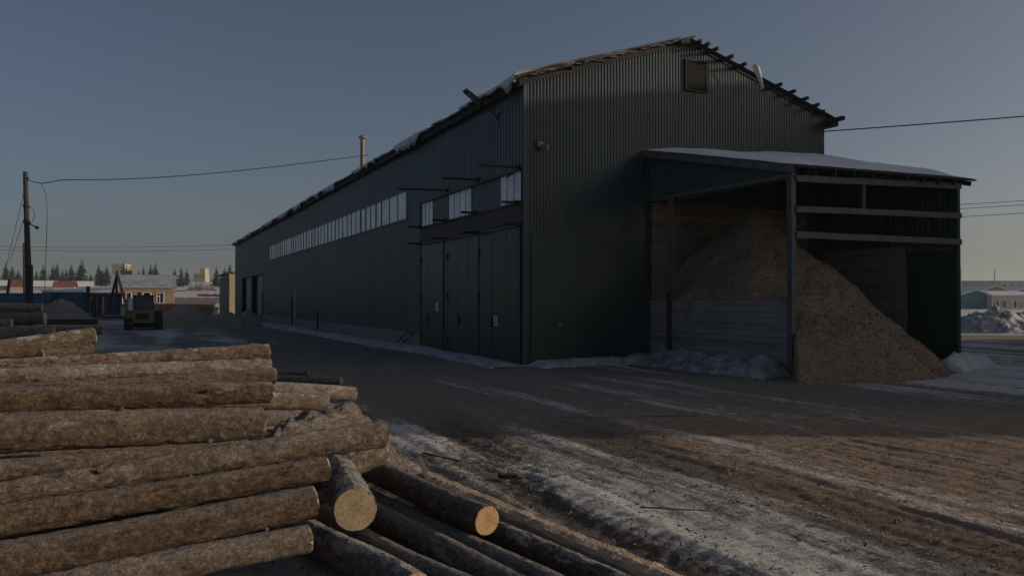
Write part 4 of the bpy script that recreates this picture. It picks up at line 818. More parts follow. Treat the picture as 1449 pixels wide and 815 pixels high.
# broken bark-covered stump between the stacks
def stump():
    n = 40; u = np.linspace(-1, 1, n); U, Vv = np.meshgrid(u, u, indexing='ij'); a = dp(452, 606, 8.4); X = U*.62; Y = Vv*1.0
    z = .60*np.clip(1-np.abs(U+.05*Vv)**1.25-.45*np.abs(Vv)**2.2, -.5, 1)+(fbm(U*3, Vv*3, oc=5)-.5)*.30*(1-np.abs(U))+(fbm(U*12, Vv*12, oc=3)-.5)*.07-.06*np.exp(-(np.abs(fbm(U*4+Vv, Vv*2+9, oc=3)-.5)/.04)**2)*(1-np.abs(U))
    c, s = math.cos(-.35), math.sin(-.35); P = np.stack([X*c-Y*s, X*s+Y*c, z], -1).reshape(-1, 3)
    o = npmesh('stump', P, gridfaces(n, n), M['bark_lich'], loc=(a.x, a.y, .32)); tag(o, 'dark ridged stump wrapped in loose bark between the two log stacks', 'stump')
stump()
# odd pieces lying about
def stick(a, b, r, m_, label, cat='branch', n=9):
    a, b = Vector(a), Vector(b); pts = [a.lerp(b, i/n)+Vector((random.uniform(-1, 1), random.uniform(-1, 1), random.uniform(-.3, .6)))*r*.7 for i in range(n+1)]
    m = MB(); m.tube(pts, [r*(1-.5*i/n) for i in range(n+1)], 7); return tag(m.obj('branch', m_, None, smooth=True), label, cat)
m = MB(); m.bar(gp(604, 672, .02), gp(594, 646, .07), .05, .022); tag(m.obj('board_scrap', M['litter_t']), 'small tan scrap of board sticking up beside the orange ended log', 'board scrap')
stick(gp(706, 672, .035), gp(740, 674, .03), .035, M['litter_d'], 'dark stick lying in the wheel track')
stick(gp(598, 640, .02), gp(655, 652, .015), .012, M['litter_d'], 'thin twig on the snow by the log ends')
stick(gp(905, 716, .02), gp(1010, 722, .02), .008, M['litter_d'], 'long thin twig across the bright snow')
stick(gp(985, 588, .02), gp(790, 590, .02), .006, M['litter_d'], 'long straight twig at the edge of the shade')
for i, (x, y, dx, dy, r_) in enumerate(((480, 652, 14, -9, .006), (486, 660, 22, -4, .005), (470, 655, 10, -14, .006), (500, 664, 18, 2, .004))):
    stick(dp(x, y, 6.9), dp(x+dx, y+dy, 6.95), r_, M['litter_t'], ('fine dry rootlet', 'curling dry rootlet', 'short upright rootlet', 'lowest dry rootlet')[i]+' on the stout log end gap between the stacks', 'rootlet')
# old dark stack at the left, in the shade
G4 = 'old logs stacked in the shade on the left'
pile_log(77, 470, 27, 9.5, 472, 10, M['bark_dark'], M['cut_o'], 'dark log with an orange end, front of the old shaded stack', xl=0, L_=7, group=G4, dirn=Vector((.97, .24, 0)), rough=.6, nseg=90)
pile_log(64, 450, 29, 8.5, 452, 9, M['bark_dark'], M['cut_g'], 'thick dark log resting on top of the front log in the shaded stack', xl=0, L_=6, group=G4, dirn=Vector((.97, .24, 0)), rough=.6, nseg=90)
pile_log(60, 435.5, 30, 5.5, 434, 6, M['bark_dark'], M['cut_g'], 'thin dark log highest on the shaded stack', xl=0, L_=6, group=G4, dirn=Vector((.97, .24, 0)), rough=.6, nseg=90)
pile_log(17, 457, 28.2, 6, 457, 6, M['bark_dark'], M['cut_g'], 'short dark log end in the shaded stack at the left edge', xl=0, L_=5, group=G4, dirn=Vector((.97, .24, 0)), rough=.6, nseg=70)
pile_log(146, 467, 31, 6.5, 468, 7, M['bark_dark'], M['cut_o'], 'dark log whose end shows behind the raised snowy log', xl=80, L_=4, group=G4, dirn=Vector((.97, .24, 0)), rough=.6, nseg=60)
m = MB(); a, b = dp(138, 455.5, 36), dp(66, 455.5, 35); m.bar(a, b, .5, .24); m.bar(a-Zv*.3, b-Zv*.3, .6, .2); m.bar((a+b)/2-Zv*.55+Vector((-.8,0,0)), (a+b)/2-Zv*.55+Vector((-.8,.6,0)), .2, .3); tag(m.obj('timber_stack', M['beamd']), 'flat stack of dark sawn timber with frost on top right of the shaded logs', 'timber stack')
# ------------------------------------------------------------------ yard beyond: bulldozer
def gz_(x, y): return float(ground_fields(np.array([x]), np.array([y]))[0][0])
bp = dp(203.5, 466, 55); bz = thing('bulldozer', 'yellow and black bulldozer standing with its back to the camera on the icy yard', 'bulldozer', (bp.x, 55, 0), R(24))
def trackshape(x0, x1):
    m = MB(); n = 26; r = .36; pr = []
    for i in range(n): a = 2*math.pi*i/n; c = math.cos(a); s = math.sin(a); pr.append((x0, (1.15 if c >= 0 else -1.15)+r*c, .38+r*s))
    m.prism(pr, (x1-x0, 0, 0))
    for i in range(34):
        f = i/34*(4*1.15+2*math.pi*r)
        if f < 2.3: y, z, a = -1.15+f, .38-r, -math.pi/2
        elif f < 2.3+math.pi*r: q = (f-2.3)/r-math.pi/2; y, z, a = 1.15+r*math.cos(q), .38+r*math.sin(q), q
        elif f < 4.6+math.pi*r: y, z, a = 1.15-(f-2.3-math.pi*r), .38+r, math.pi/2
        else: q = math.pi/2+(f-4.6-math.pi*r)/r; y, z, a = -1.15+r*math.cos(q), .38+r*math.sin(q), q
        d = Vector((0, math.cos(a), math.sin(a))); c = Vector((0, y, z)); m.bar(c+Vector((x0-.02, 0, 0))+d*.02, c+Vector((x1+.02, 0, 0))+d*.02, .05, .06, up=d)
    return m
for s in (-1, 1): trackshape(min(s*.68, s*1.16), max(s*.68, s*1.16)).obj('track', M['track'], bz)
m = MB(); m.box(-.66, .66, -1.35, 1.9, .45, 1.02); m.prism([(-.62, -1.42, .62), (.62, -1.42, .62), (.62, -1.35, 1.35), (-.62, -1.35, 1.35)], (0, .9, 0)); m.box(-.5, .5, .7, 2.0, 1.0, 1.5); m.obj('body', M['yellow'], bz)
m = MB(); m.box(-.50, .30, -1.47, -1.42, .72, 1.1); m.obj('rear_plate', M['beamd'], bz)
for s in (-1, 1): m = MB(); m.box(min(s*.64, s*1.14), max(s*.64, s*1.14), -1.3, .4, .82, 1.0); m.prism([(min(s*.64, s*1.14), -.95, 1.0), (max(s*.64, s*1.14), -.95, 1.0), (max(s*.64, s*1.14), -.8, 1.28), (min(s*.64, s*1.14), -.8, 1.28)], (0, 1.1, 0)); m.obj('fender', M['yellow'] if s < 0 else M['beamd'], bz)
m = MB()
for (x, y) in ((-.62, -1.2), (.58, -1.2), (-.62, .35), (.58, .35)): m.bar((x, y, 1.2), (x*.92, y*.95, 2.2), .13, .13)
m.box(-.68, .64, -1.3, .5, 2.2, 2.3); m.box(-.6, .56, -1.2, .4, 1.2, 1.42); cb = m.obj('cab', M['frame'], bz)
m = MB(); m.box(-.52, .48, -1.19, -1.16, 1.42, 2.2); m.box(-.6, -.58, -1.05, .3, 1.42, 2.2); m.box(.54, .56, -1.05, .3, 1.42, 2.2); m.obj('window', mat('cab_glass', (.06,.10,.13), .25), cb)
m = MB(); m.box(-.90, -.64, -1.36, -1.0, 1.3, 2.12); m.obj('mirror_panel', M['white'], cb)
for x in (-.28, .18): m = MB(); m.tube([(x, -1.15, 2.3), (x, -1.15, 2.36), (x+.0, -1.2, 2.36)], .07, 8); m.box(x-.1, x+.1, -1.24, -1.1, 2.33, 2.45); m.obj('work_light', M['iron'], cb)
m = MB(); m.tube([(.3, 1.2, 1.4), (.3, 1.2, 2.35)], .05, 8); m.obj('exhaust', M['iron'], bz)
m = MB(); m.prism([(-1.2, 1.85, .05), (-1.2, 2.0, .05), (-1.2, 2.1, .5), (-1.2, 1.95, 1.0), (-1.2, 1.86, 1.0), (-1.2, 1.98, .5)], (2.4, 0, 0)); m.bar((-.6, 0, .4), (-.6, 1.95, .4), .1, .16); m.bar((.6, 0, .4), (.6, 1.95, .4), .1, .16); m.obj('blade', M['yellow'], bz)
# heaps in the yard
def hp(px, ytop, d, wpx, h, m_, label, cat, seed, ry=1.0, **k): p = dp(px, 424, d); heap('soil_heap', p.x, d, wpx*d/FP, wpx*d/FP*ry, h, m_, label, cat, seed=seed, **k)
hp(262, 432, 60, 62, 1.75, M['soil'], 'brown heap of soil right of the bulldozer', 'soil heap', 3, ry=.7)
hp(318, 440, 63, 52, 1.15, M['soil'], 'lower brown heap before the grey block annexe', 'soil heap', 9, ry=.7)
hp(352, 444, 67, 34, 1.25, M['soil'], 'brown heap in front of the shuttered doorways', 'soil heap', 14, ry=.9)
hp(87, 425, 72, 52, 2.25, M['gravel'], 'grey brown gravel heap before the blue sheds', 'gravel heap', 21, ry=.8)
p = dp(1416, 440, 50); heap('dirt_heap', p.x, 50.5, 4.0, 2.6, 1.62, M['dsnow'], 'snow streaked dirt heap on the white field beyond the right corner post', 'dirt heap', seed=31, n=90, rough=.35)
p = dp(1475, 440, 52); heap('dirt_heap', p.x, 53, 3.4, 2.4, 1.45, M['dsnow'], 'second dirt heap behind the snow streaked one at the right edge', 'dirt heap', seed=37, n=70, rough=.35)
# ------------------------------------------------------------------ buildings and gear on the left
def house(name, px0, px1, ytop_wall, d, depth, mw, label, cat='house', roofm=None, rise_=1.2, ridge='x', wins=(), zbase=None, ov=.3, grp=None, wy=(.3, .7), wm=None, rz=0.0):
    a, b = dp(px0, 424, d), dp(px1, 424, d); zb = gz_(a.x, d)-.3 if zbase is None else zbase; zt = CH-(ytop_wall-HY)/FP*d-zb; W_ = b.x-a.x
    t = thing(name, label, cat, ((a.x+b.x)/2, d, zb), rz, grp); h2 = W_/2
    m = MB(); m.box(-h2, h2, 0, depth, 0, zt)
    if ridge == 'y': m.prism([(-h2, 0.01, zt), (h2, 0.01, zt), (0, 0.01, zt+rise_)], (0, depth-.02, 0))
    m.obj('wall', mw, t)
    if roofm:
        m = MB()
        if ridge == 'x': m.prism([(-h2-ov, -ov, zt-.05), (-h2-ov, depth/2, zt+rise_), (-h2-ov, depth+ov, zt-.05), (-h2-ov, depth+ov, zt+.12), (-h2-ov, depth/2, zt+rise_+.2), (-h2-ov, -ov, zt+.12)], (W_+2*ov, 0, 0))
        elif ridge == 'y': m.prism([(-h2-ov, -ov, zt-.1), (0, -ov, zt+rise_), (h2+ov, -ov, zt-.1), (h2+ov, -ov, zt+.1), (0, -ov, zt+rise_+.22), (-h2-ov, -ov, zt+.1)], (0, depth+2*ov, 0))
        else: m.prism([(-h2-ov, -ov, zt), (-h2-ov, depth+ov, zt+rise_), (-h2-ov, depth+ov, zt+rise_+.2), (-h2-ov, -ov, zt+.2)], (W_+2*ov, 0, 0))
        m.obj('roof', roofm, t)
    for (x0, x1) in wins:
        xa, xb = (x0-px0)/(px1-px0)*W_-h2, (x1-px0)/(px1-px0)*W_-h2; z0, z1 = zt*wy[0], zt*wy[1]; fw = .12*(xb-xa)
        m = MB(); m.box(xa-fw, xb+fw, -.09, -.01, z1, z1+fw); m.box(xa-fw, xb+fw, -.12, -.01, z0-fw, z0); m.box(xa-fw, xa, -.09, -.01, z0, z1); m.box(xb, xb+fw, -.09, -.01, z0, z1); m.box(xa+(xb-xa)*.36, xa+(xb-xa)*.44, -.07, -.01, z0, z1); m.box(xa, xa+(xb-xa)*.36, -.07, -.01, z0+(z1-z0)*.62, z0+(z1-z0)*.68)
        f = m.obj('window', M['white'] if wm is None else wm, t); m = MB(); m.box(xa, xb, -.04, -.012, z0, z1); m.obj('pane', M['dglass'], f)
    return t
snowroof = mat('frosted_roof', (.16,.17,.19), .9, var2=(.42,.43,.46), scale=1.5)
hA = house('brick_house', 163, 243, 407, 128, 7, M['brick'], 'orange brick house with white framed windows and frosted grey roof', roofm=snowroof, rise_=1.9, wins=((177, 187), (203, 212), (221, 229)), wy=(.42, .80), zbase=-.2, rz=R(22))
m = MB(); m.box(-4.6, 4.6, -.14, -.02, 3.35, 3.55); m.box(-4.6, 4.6, -.08, -.02, 1.05, 1.15); m.obj('cornice', M['brick'], hA)
m = MB(); m.box(-1.0, -.4, 3.2, 3.8, 5.2, 6.1); m.obj('chimney', M['white'], hA)
house('blue_shed', 60, 119, 413.5, 92, 9, M['blued'], 'dark blue metal shed with a snowy low roof beyond the gravel heap', 'shed', roofm=M['snow'], rise_=.45, ridge='m', zbase=-.2, ov=.1)
t = house('blue_container', -60, 59.5, 417, 90, 3, M['blue'], 'brighter blue ribbed container behind the leaning pole', 'container', zbase=-.2)
m = MB()
for k in range(7): m.box(-4.6, 4.6, -.06, -.0, .35+k*.32, .35+k*.32+.1)
m.obj('rib', M['blue'], t)
m = MB(); m.box(-4.65, 4.65, -.08, 3.0, 2.73, 2.93); m.obj('top_rail', M['blued'], t)
house('blue_booth', 147.5, 163, 419, 89, 1.6, M['blued'], 'small dark blue booth under the tripod', 'booth', roofm=M['fascia'], rise_=.05, ridge='m', zbase=.1, ov=.15)
house('pink_hut', 119, 146, 418.5, 93, 3, M['pink'], 'pinkish white hut behind the timber posts', 'hut', roofm=M['redroof'], rise_=.2, ridge='m', wins=((125, 132),), wy=(.35, .8), zbase=-.1, wm=M['white'])
house('pale_cabin', 169, 180, 434, 86.5, 1.8, M['cream'], 'tiny pale cabin with a brick red top at the foot of the tripod', 'cabin', roofm=M['brick'], rise_=.25, ridge='m', zbase=-.1, ov=.05)
t = house('orange_boundary_wall', 217, 302, 430.5, 106, .4, M['orange'], 'long orange boundary wall with a snow cap beyond the soil heaps', 'wall', zbase=-.3)
m = MB(); m.box(-4.1, 4.1, -.1, .5, 1.72, 1.86); m.obj('snow_cap', M['snow'], t)
sk = thing('yellow_skip', 'yellow skip standing at the right end of the orange wall', 'skip', dp(290, 441, 101.5)-Zv*.5); m = MB(); m.prism([(-1.0, 0, 0), (.9, 0, 0), (1.2, 0, 1.0), (.3, 0, 1.25), (-1.3, 0, .7)], (0, 1.6, 0)); m.obj('tub', M['yellow'], sk); m = MB(); m.box(-1.2, -.9, -.05, 1.65, .1, .75); m.obj('lip', M['iron'], sk)
# block annexe at the far end of the warehouse
an = thing('block_annexe', 'small grey block annexe with a sunlit corner beside the far end of the warehouse', 'annexe', atL(88, .0), YAW); 
m = MB(); m.box(0, 2.4, 0, 14, -.3, 5.1); an_w = m.obj('wall', M['block'], an)
m = MB(); m.box(.0, 2.5, -.05, .0, -.3, 4.6); m.box(-.05, 2.9, -.08, 0, 4.6, 5.3); m.obj('front_wall', M['block_lit'], an)  # front face drawn in the sunlit tone of the block
m = MB(); m.prism([(-.5, -.3, 5.3), (-.5, 14.3, 5.3), (-.5, 14.3, 5.45), (-.5, -.3, 5.45)], (3.2, 0, .3)); m.obj('roof', M['roof'], an)
m = MB(); m.box(-.03, .0, 3.2, 4.4, 0, 2.2); m.obj('door', M['frame'], an)
# tripod, timber frame, poles
def polebar(a, b, w, m_, name, par): q = MB(); q.tube([Vector(a), Vector(b)], [w*1.1, w*.85], 8); return q.obj(name, m_, par)
tp = thing('pole_tripod', 'tall tripod of bare poles standing over the blue booth', 'tripod', dp(165, 449, 87))
def rel(px, py, d, o): return dp(px, py, d)-o.location
polebar(rel(152, 447, 88, tp), rel(165.5, 387, 87, tp), .14, M['beamd'], 'leg', tp); polebar(rel(164.5, 450, 89, tp), rel(165, 390, 87, tp), .13, M['beam'], 'leg', tp); polebar(rel(184.5, 450, 85, tp), rel(166, 389, 87, tp), .16, M['litter_t'], 'leg', tp); polebar(rel(165, 393, 87, tp), rel(165.3, 383, 87, tp), .09, M['iron'], 'hook', tp)
fr = thing('post_trestle', 'dark timber frame of posts and a cross beam left of the blue booth', 'timber frame', dp(140, 450, 84))
for (x, yt) in ((124.5, 405), (133.5, 417), (141, 417), (168, 417)): m = MB(); m.bar(rel(x, 452, 84, fr), rel(x, yt, 84, fr), .34 if x > 130 and x < 150 else .2, .3, up=(1,0,0)); m.obj('post', M['beamd'], fr)
m = MB(); m.bar(rel(117, 417, 84, fr), rel(170, 418, 84, fr), .2, .22); m.obj('cross_beam', M['beamd'], fr)
m = MB(); m.bar(rel(118, 447, 83.5, fr), rel(150, 449, 83.5, fr), .5, .35); m.bar(rel(128, 440, 84, fr), rel(150, 447, 83.5, fr), .2, .2); m.obj('machine_bed', M['iron'], fr)
for i, (x0, x1, y, d, lab) in enumerate(((146, 180, 453.5, 75, 'low frosted stack of boards beside the bulldozer'), (138, 176, 448, 80, 'low dark stack of boards behind the frosted one'), (120, 138, 452, 78, 'small frosted board stack under the timber frame'))):
    a, b = dp(x0, y, d), dp(x1, y, d); m = MB(); z0 = a.z
    m.box(a.x, b.x, d, d+1.4, 0.1, z0+.06); o = m.obj('board_stack', M['beamd']); tag(o, lab, 'board stack', 'board stacks in the far yard'); m = MB(); m.box(a.x+.05, b.x-.05, d+.02, d+1.38, z0+.065, z0+.12); m.obj('frost', M['dsnow2'], o)
up = thing('utility_pole', 'leaning wooden utility pole rising above the old log stack', 'utility pole', dp(43.5, 482, 40))
m = MB(); m.tube([rel(43.5, 484, 40, up), rel(41.5, 432, 40, up), rel(38, 340, 40, up), rel(34.2, 243, 40, up)], [.17, .165, .13, .10], 12); m.obj('shaft', M['beamd'], up)
m = MB(); m.bar(rel(44.2, 475, 39.9, up), rel(42.8, 375, 39.9, up), .16, .16); m.obj('stub_pole', M['beamd'], up)
for y in (291, 314): m = MB(); m.tube([rel(36.2+(y-291)*.04, y-1, 40, up), rel(36.2+(y-291)*.04, y+2, 40, up)], .16, 10); m.obj('band', M['iron'], up)
m = MB(); m.tube([rel(37.5, 314.5, 40, up), rel(51, 322, 39.6, up)], .03, 6); m.tube([rel(50, 321.5, 39.6, up), rel(53, 323, 39.6, up)], .075, 8); m.obj('lamp_arm', M['iron'], up)
m = MB(); m.tube([rel(33.6, 253, 40, up), rel(38.5, 253, 40, up)], .045, 6); m.tube([rel(38, 254, 40, up), rel(38, 251, 40, up)], .06, 8); m.obj('insulator', M['iron'], up)
m = MB(); m.tube([dp(35.5, 450, 110), dp(33, 344, 110)], [.2, .14], 8); tag(m.obj('utility_pole', M['beamd']), 'thin straight far pole just left of the leaning one', 'utility pole')
m = MB(); m.bar(dp(9.5, 425, 89), dp(13.5, 395, 89), .22, .22); tag(m.obj('timber_post', M['beamd']), 'short slanted dark post above the blue container at the left edge', 'post')
def wire(pts, r, label, grp='overhead wires', sag=0.0, n=24):
    pts = [Vector(p) for p in pts]; P = []
    for a, b in zip(pts, pts[1:]):
        for i in range(n): f = i/n; P.append(a.lerp(b, f)-Zv*sag*4*f*(1-f))
    P.append(pts[-1]); m = MB(); m.tube(P, r, 5); return tag(m.obj('overhead_wire', M['wire']), label, 'wire', grp)
wend = P0+U1*31+U2*1.5; wend = dp(541, 222, wend.y)
wire([dp(38, 252.5, 40), dp(56, 258, 40.3), wend], .022, 'long sagging cable from the leaning pole to the warehouse roof by the chimney', sag=.0) if False else None
a, b = dp(38, 252.5, 40), dp(520, 219, 54); mid = []
for i in range(61):
    f = i/60; p = a.lerp(b, f); px = CX+p.x/p.y*FP; t_ = (px-38)/(520-38); yl = 252.5+(219-252.5)*t_+56*1.0*t_*(1-t_)*(1.05-.5*t_)*1.0+6*math.exp(-((t_-.04)/.04)**2); mid.append((p.x, p.y, CH-(yl-HY)/FP*p.y))
wire(mid, .024, 'long sagging cable from the leaning pole to the warehouse chimney', n=1)
wire([dp(57, 259, 40.2), dp(64, 275, 40.2), dp(66, 300, 40.2), dp(65, 350, 40.2), dp(63, 425, 40.2), dp(62, 470, 40.2)], .014, 'loose cable hanging straight down beside the leaning pole', n=4)
wire([dp(36, 291, 39.9), dp(46, 296, 39.8), dp(48.5, 305, 39.8), dp(46, 313, 39.8), dp(39, 315, 39.9)], .012, 'small loop of cable on the leaning pole', n=4)
wire([dp(35, 262, 40), dp(9, 375, 44)], .012, 'thin guy wire sloping left from the top of the leaning pole')
wire([dp(36, 300, 40), dp(13, 372, 44)], .012, 'shorter guy wire sloping left from the leaning pole')
wire([dp(-60, 347, 150), dp(345, 346, 170)], .035, 'faint far power line low over the left trees', sag=.5); wire([dp(-60, 352, 150), dp(345, 352, 170)], .035, 'lower faint far power line over the left trees', sag=.5)
wire([atL(.1, 12.0, 8.16), Vector((27.7, 22.0, 8.2))], .022, 'single black wire leaving the right eave of the warehouse', sag=.08)
for i, (y0, y1, lb) in enumerate(((291, 284, 'highest of the three thin wires right of the lean-to'), (297, 290, 'middle one of the three thin wires right of the lean-to'), (308, 302, 'lowest of the three thin wires right of the lean-to'))): wire([dp(1150, y0+11, 72), dp(1600, y1-9, 60)], .022, lb)
# far houses, fences and towers on the left slope
for a in ((14, 34, 405, 215, 8, M['pink'], 'small far house with a red brown roof left of the poles', M['redroof']), (78, 103, 406, 225, 8, M['tan'], 'far house with a wide red brown roof under the spruces', M['redroof']), (47, 76, 405, 235, 7, M['greywall'], 'long pale grey far shed under the spruces', M['snow']), (103, 128, 405.5, 240, 7, M['greywall'], 'far shed with a snowy roof right of the red brown roof', M['snow']), (-20, 8, 405, 220, 8, M['greywall'], 'far house with a snowy roof at the left edge', M['snow'])):
    house('far_house', *a[:6], a[6], roofm=a[7], rise_=1.5, grp='houses on the far slope', ov=.4, rz=R(24), zbase=gz_((a[0]-CX)/FP*a[3], a[3])-.5)
def fence(px0, px1, yt, yb, d, m_, label):
    a, b = dp(px0, yt, d), dp(px1, yt, d); zb = CH-(yb-HY)/FP*d; f = thing('board_fence', label, 'fence', ((a.x+b.x)/2, d, zb), 0, 'fences on the snowy slope'); h2 = (b.x-a.x)/2; n = max(3, int(h2*2/3))
    m = MB()
    for i in range(int(h2*2/.3)): x = -h2+i*.3; m.box(x, x+.27, -.03, .0, -.4, a.z-zb+random.uniform(-.08, .08))
    m.obj('boards', m_, f)
    for i in range(n+1): x = -h2+2*h2*i/n; m = MB(); m.box(x-.06, x+.06, .0, .12, -.8, a.z-zb+.1); m.obj('post', M['beamd'], f)
fence(244, 316, 421, 426, 165, M['pink'], 'long pinkish board fence with snow behind the orange wall'); fence(280, 316, 416, 419.5, 200, M['redroof'], 'short dark red fence higher on the snowy slope'); fence(196, 262, 411, 413, 230, M['greywall'], 'low grey fence behind the brick house')
tw = thing('block_tower', 'pale beige tower with a stepped top on the ridge right of the spruces', 'tower', dp(282, 398, 560)); k = 560/FP
m = MB(); m.box(-8*k, 8*k, 0, 8, -8, 11*k); m.box(1*k, 8*k, .02, 7, 11*k, 18*k); m.box(-8.3*k, 0, -.3, 8, 10.5*k, 11.4*k); m.box(.7*k, 8.3*k, -.3, 8, 17.5*k, 18.4*k); m.obj('wall', M['tan'], tw)
for (x, z) in ((-4.5, 7), (-2, 7), (3.5, 7.5), (5, 7.5)): m = MB(); m.box((x-.7)*k, (x+.9)*k, -.1, -.02, (z-1.3)*k, (z+.6)*k); m.obj('window', M['dglass'], tw)
tw = thing('block_tower', 'hazy pale block tower behind the tallest spruces near the tripod', 'tower', dp(167, 398, 700)); k = 700/FP
m = MB(); m.box(-9*k, 9*k, 0, 12, -10, 22*k); m.box(-9.4*k, 9.4*k, -.4, 12, 22*k, 24.5*k); m.obj('wall', M['tan'], tw)
for r_ in range(4): m = MB(); m.box(-6*k, 6*k, -.1, -.02, (4+r_*4.5)*k, (6+r_*4.5)*k); m.obj('window', M['greywall'], tw)
# spruces
def spruce(seed, H):
    rg = random.Random(seed); t = thing('spruce_tree', None, None)
    m = MB(); m.tube([(0,0,-1), (.05,0,H*.5), (0,0,H*.98)], [H*.016, H*.011, .02], 6); m.obj('trunk', M['trunk'], t)
    m = MB(); nw = 30
    for i in range(nw):
        f = i/nw; z = H*(.10+.88*f); rad = H*.235*(1-f)**.8*(.7+.55*rg.random())+.14; nb = 9 if f < .75 else 5
        for b in range(nb):
            if rg.random() < .13: continue
            a = rg.random()*6.283; L_ = rad*rg.uniform(.65, 1.15); dz = -L_*rg.uniform(.15, .55); d = Vector((math.cos(a), math.sin(a), 0)); s = Vector((-d.y, d.x, 0))
            for q in range(3):
                u0, u1 = q/3*.9+.05, (q+1)/3; w = L_*.34*(1-q*.22)*rg.uniform(.7, 1.2); j = Vector((rg.uniform(-.1, .1), rg.uniform(-.1, .1), rg.uniform(-.12, .12)))*L_*.5
                p0 = d*L_*u0+Vector((0,0,z+dz*u0**1.4)); p1 = d*L_*u1+Vector((0,0,z+dz*u1**1.4+ (L_*.08 if q == 2 else 0)))+j
                m.add([p0-s*w, p1-s*w*.5-Vector((0,0,w*.5)), p1+s*w*.5-Vector((0,0,w*.35)), p0+s*w], [(0, 1, 2, 3)])
    m.obj('crown', M['needle'], t); return t
TREES = [(8,369,'spruce at the left edge of the photo'),(17,374,'smaller spruce beside the one at the left edge'),(26,380,'faint small spruce between the left edge and the far pole'),(51,381,'small spruce just right of the leaning pole'),(61,372,'lone slim spruce right of the leaning pole'),(75,373,'left one of a close pair of spruces'),(80.5,370,'right and taller one of a close pair of spruces'),(88,380,'shorter spruce right of the close pair'),(93.5,378,'slightly taller one of two short spruces right of the close pair'),(101,371,'open crowned spruce left of the tallest one'),(115,365,'tallest spruce on the slope, standing alone'),(128,386,'very small spruce right of the tallest one'),(140,371.5,'dark spruce left of the tripod'),(145,380,'low spruce leaning into the dark one by the tripod'),(151,374,'spruce directly left of the tripod top'),(174,369,'dense spruce in front of the hazy block tower'),(179,373,'narrow spruce right of the hazy block tower'),(184,374,'pale thin spruce above the frosted roof'),(196,381,'short spruce above the middle of the frosted roof'),(203,375,'open spruce above the frosted roof'),(212.5,371,'left one of the two tall spruces above the roof end'),(219.5,370,'right one of the two tall spruces above the roof end'),(247,378,'bushy spruce beyond the right end of the brick house'),(256.5,375,'slim tall spruce left of the beige stepped tower'),(264,378,'spruce nearest the beige stepped tower on its left'),(306,375,'spruce right of the beige stepped tower'),(317,376,'pale spruce behind the annexe roof'),(325,371,'tall spruce above the annexe roof'),(336.5,371,'spruce half hidden by the far corner of the warehouse')]
protos = [spruce(s, 10.0) for s in (3, 8, 21, 34)]; used = set()
for i, (x, y, lab) in enumerate(TREES):
    d = 290+((i*37) % 60)-25; k = i % 4; o = protos[k] if k not in used else copy_tree(protos[k]); used.add(k)
    X = (x-CX)/FP*d; zb = gz_(X, d)-.2; zt = CH-(y-HY)/FP*d; sc = (zt-zb)/10.0; o.location = (X, d, zb); o.scale = (sc*random.uniform(1.1, 1.4),)*2+(sc,); o.rotation_euler = (random.uniform(-.02, .02), random.uniform(-.02, .02), i*2.1); tag(o, lab, 'spruce tree', 'spruces on the far slope')
# scrub at the foot of the spruces
for i, (x, d, s_, lab) in enumerate(((30, 300, 3.2, 'low dark scrub left of the far pole'), (108, 310, 3.0, 'low scrub under the tallest spruce'), (232, 305, 3.4, 'scrub beyond the brick house roof'), (243, 300, 2.8, 'darker scrub at the right end of the brick house roof'), (284, 240, 2.2, 'small dark scrub above the dark red fence'), (200, 320, 3.0, 'scrub behind the frosted roof'))):
    X = (x-CX)/FP*d; m = MB(); rg = random.Random(i)
    for q in range(420):
        a = rg.random()*6.28; r_ = s_*2.2*rg.random()**.5; h_ = s_*(1-(r_/(s_*2.2))**2)*rg.random(); c = Vector((r_*math.cos(a), r_*.6*math.sin(a), h_)); w_ = .22; m.add([c+Vector((rg.uniform(-w_, w_), rg.uniform(-w_, w_), rg.uniform(-w_, w_)*1.6)) for _ in range(3)], [(0, 1, 2)])
    for q in range(14): a = rg.random()*6.28; r_ = s_*1.6*rg.random(); m.tube([(r_*math.cos(a), r_*.6*math.sin(a), -.3), (r_*1.2*math.cos(a), r_*.7*math.sin(a), s_*(1-(r_/(s_*2.2))**2))], .05, 4)
    o = m.obj('shrub', M['trunk'], None, (X, d, gz_(X, d))); tag(o, lab, 'shrub', 'scrub on the far slope')
# ------------------------------------------------------------------ far side on the right
house('teal_shed', 1359, 1403.5, 417.5, 172, 12, M['teal'], 'teal metal shed with a snowy gable roof on the far right', 'shed', roofm=M['snow'], rise_=1.0, ridge='y', zbase=-.1)
cb_ = house('cream_building', 1404, 1475, 418.5, 170, 9, M['cream'], 'low cream building with a row of white framed windows on the far right', 'building', roofm=M['snow'], rise_=.9, ridge='m', wins=((1408, 1413), (1417.5, 1423), (1432, 1438), (1443, 1448), (1454, 1459), (1465, 1470)), wy=(.12, .62), zbase=0)
for x in (-5.2, -3.7, -1.75, -.9, 1.0): m = MB(); m.box(x-.12, x+.12, -.06, -.0, 0, 2.8); m.obj('pilaster', M['cream'], cb_)
for i, (x0, x1, y, lab) in enumerate(((1383, 1436, 414, 'wide snowy roofed hall behind the cream building'), (1430, 1500, 413.5, 'second snowy roofed hall at the right edge'))): house('snowy_hall', x0, x1, y, 205+i*10, 12, M['greywall'], lab, 'hall', roofm=M['snow'], rise_=1.6, ridge='y', zbase=0, grp='snowy halls on the far right')
house('grey_works', 1340, 1416, 398, 330, 30, M['greywall'], 'long flat grey works building on the right skyline', 'building', roofm=M['greywall'], rise_=.1, ridge='m', zbase=0)
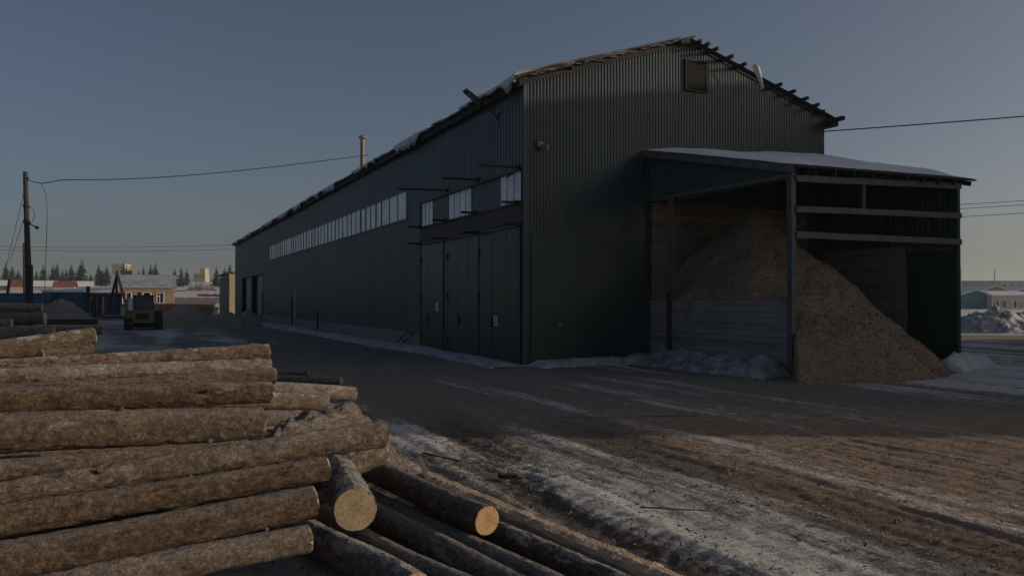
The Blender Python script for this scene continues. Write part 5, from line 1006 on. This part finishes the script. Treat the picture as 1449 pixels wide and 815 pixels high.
t = house('tan_block', 1414, 1500, 398, 345, 14, M['tan'], 'long tan block beyond the snowy halls on the right skyline', 'building', roofm=M['greywall'], rise_=.3, ridge='m', wins=((1419, 1424), (1430, 1435), (1440, 1445), (1452, 1457)), wy=(.35, .85), zbase=0, wm=M['tan'])
for (x, y0, lab) in ((1359.5, 377, 'thin lattice mast close to the lean-to corner'), (1407.5, 380, 'thin mast above the snowy halls')):
    o = thing('radio_mast', lab, 'mast', dp(x, 424, 300)-Zv*2); m = MB(); h_ = 300*(424-y0)/FP+2; m.tube([(0,0,0), (0,0,h_)], [.45, .12], 5); m.obj('shaft', M['frame'], o)
    m = MB(); m.box(-.5, .5, -.1, .1, h_*.8, h_*.8+.15); m.box(.2, .9, -.1, .1, h_*.9, h_*.9+.15); m.obj('arm', M['frame'], o)
# hall assumed outside the view on the right, added to shade the yard
hy0, hy1, hx, hh = 11.6, 40.8, 42.0, 16.2
th_ = thing('shade_hall', 'tall unseen hall added on the right to shade the yard', 'hall', (hx, hy0, 0))
m = MB(); m.box(0, 16, 0, hy1-hy0, 0, hh); m.prism([(0.0, .01, hh), (16, .01, hh), (8, .01, hh+1.6)], (0, hy1-hy0-.02, 0)); m.obj('wall', M['pale'], th_)  # walls left pale to bounce light into the shade
m = MB(); m.prism([(-.3, -.3, hh), (8, -.3, hh+1.7), (16.3, -.3, hh), (16.3, -.3, hh+.2), (8, -.3, hh+1.9), (-.3, -.3, hh+.2)], (0, hy1-hy0+.6, 0)); m.obj('roof', M['roof'], th_)
for k in range(4): m = MB(); m.box(-.05, 0.0, 3+k*7, 6.5+k*7, 0, 4.2); m.obj('door', M['gate'], th_)

# ------------------------------------------------------------------ cold air: thin even haze
m = MB(); m.box(-2900, 2900, -200, 3500, -6, 78); hz = m.obj('haze', bpy.data.materials.new('haze')); hz['kind'] = 'stuff'
hm = hz.data.materials[0]; hm.use_nodes = True; hn = hm.node_tree; hn.nodes.remove(hn.nodes['Principled BSDF']); pv = hn.nodes.new('ShaderNodeVolumePrincipled'); pv.inputs['Density'].default_value = HAZE; pv.inputs['Color'].default_value = (.82, .94, 1, 1); pv.inputs['Anisotropy'].default_value = .2
hn.links.new(pv.outputs[0], hn.nodes['Material Output'].inputs['Volume'])
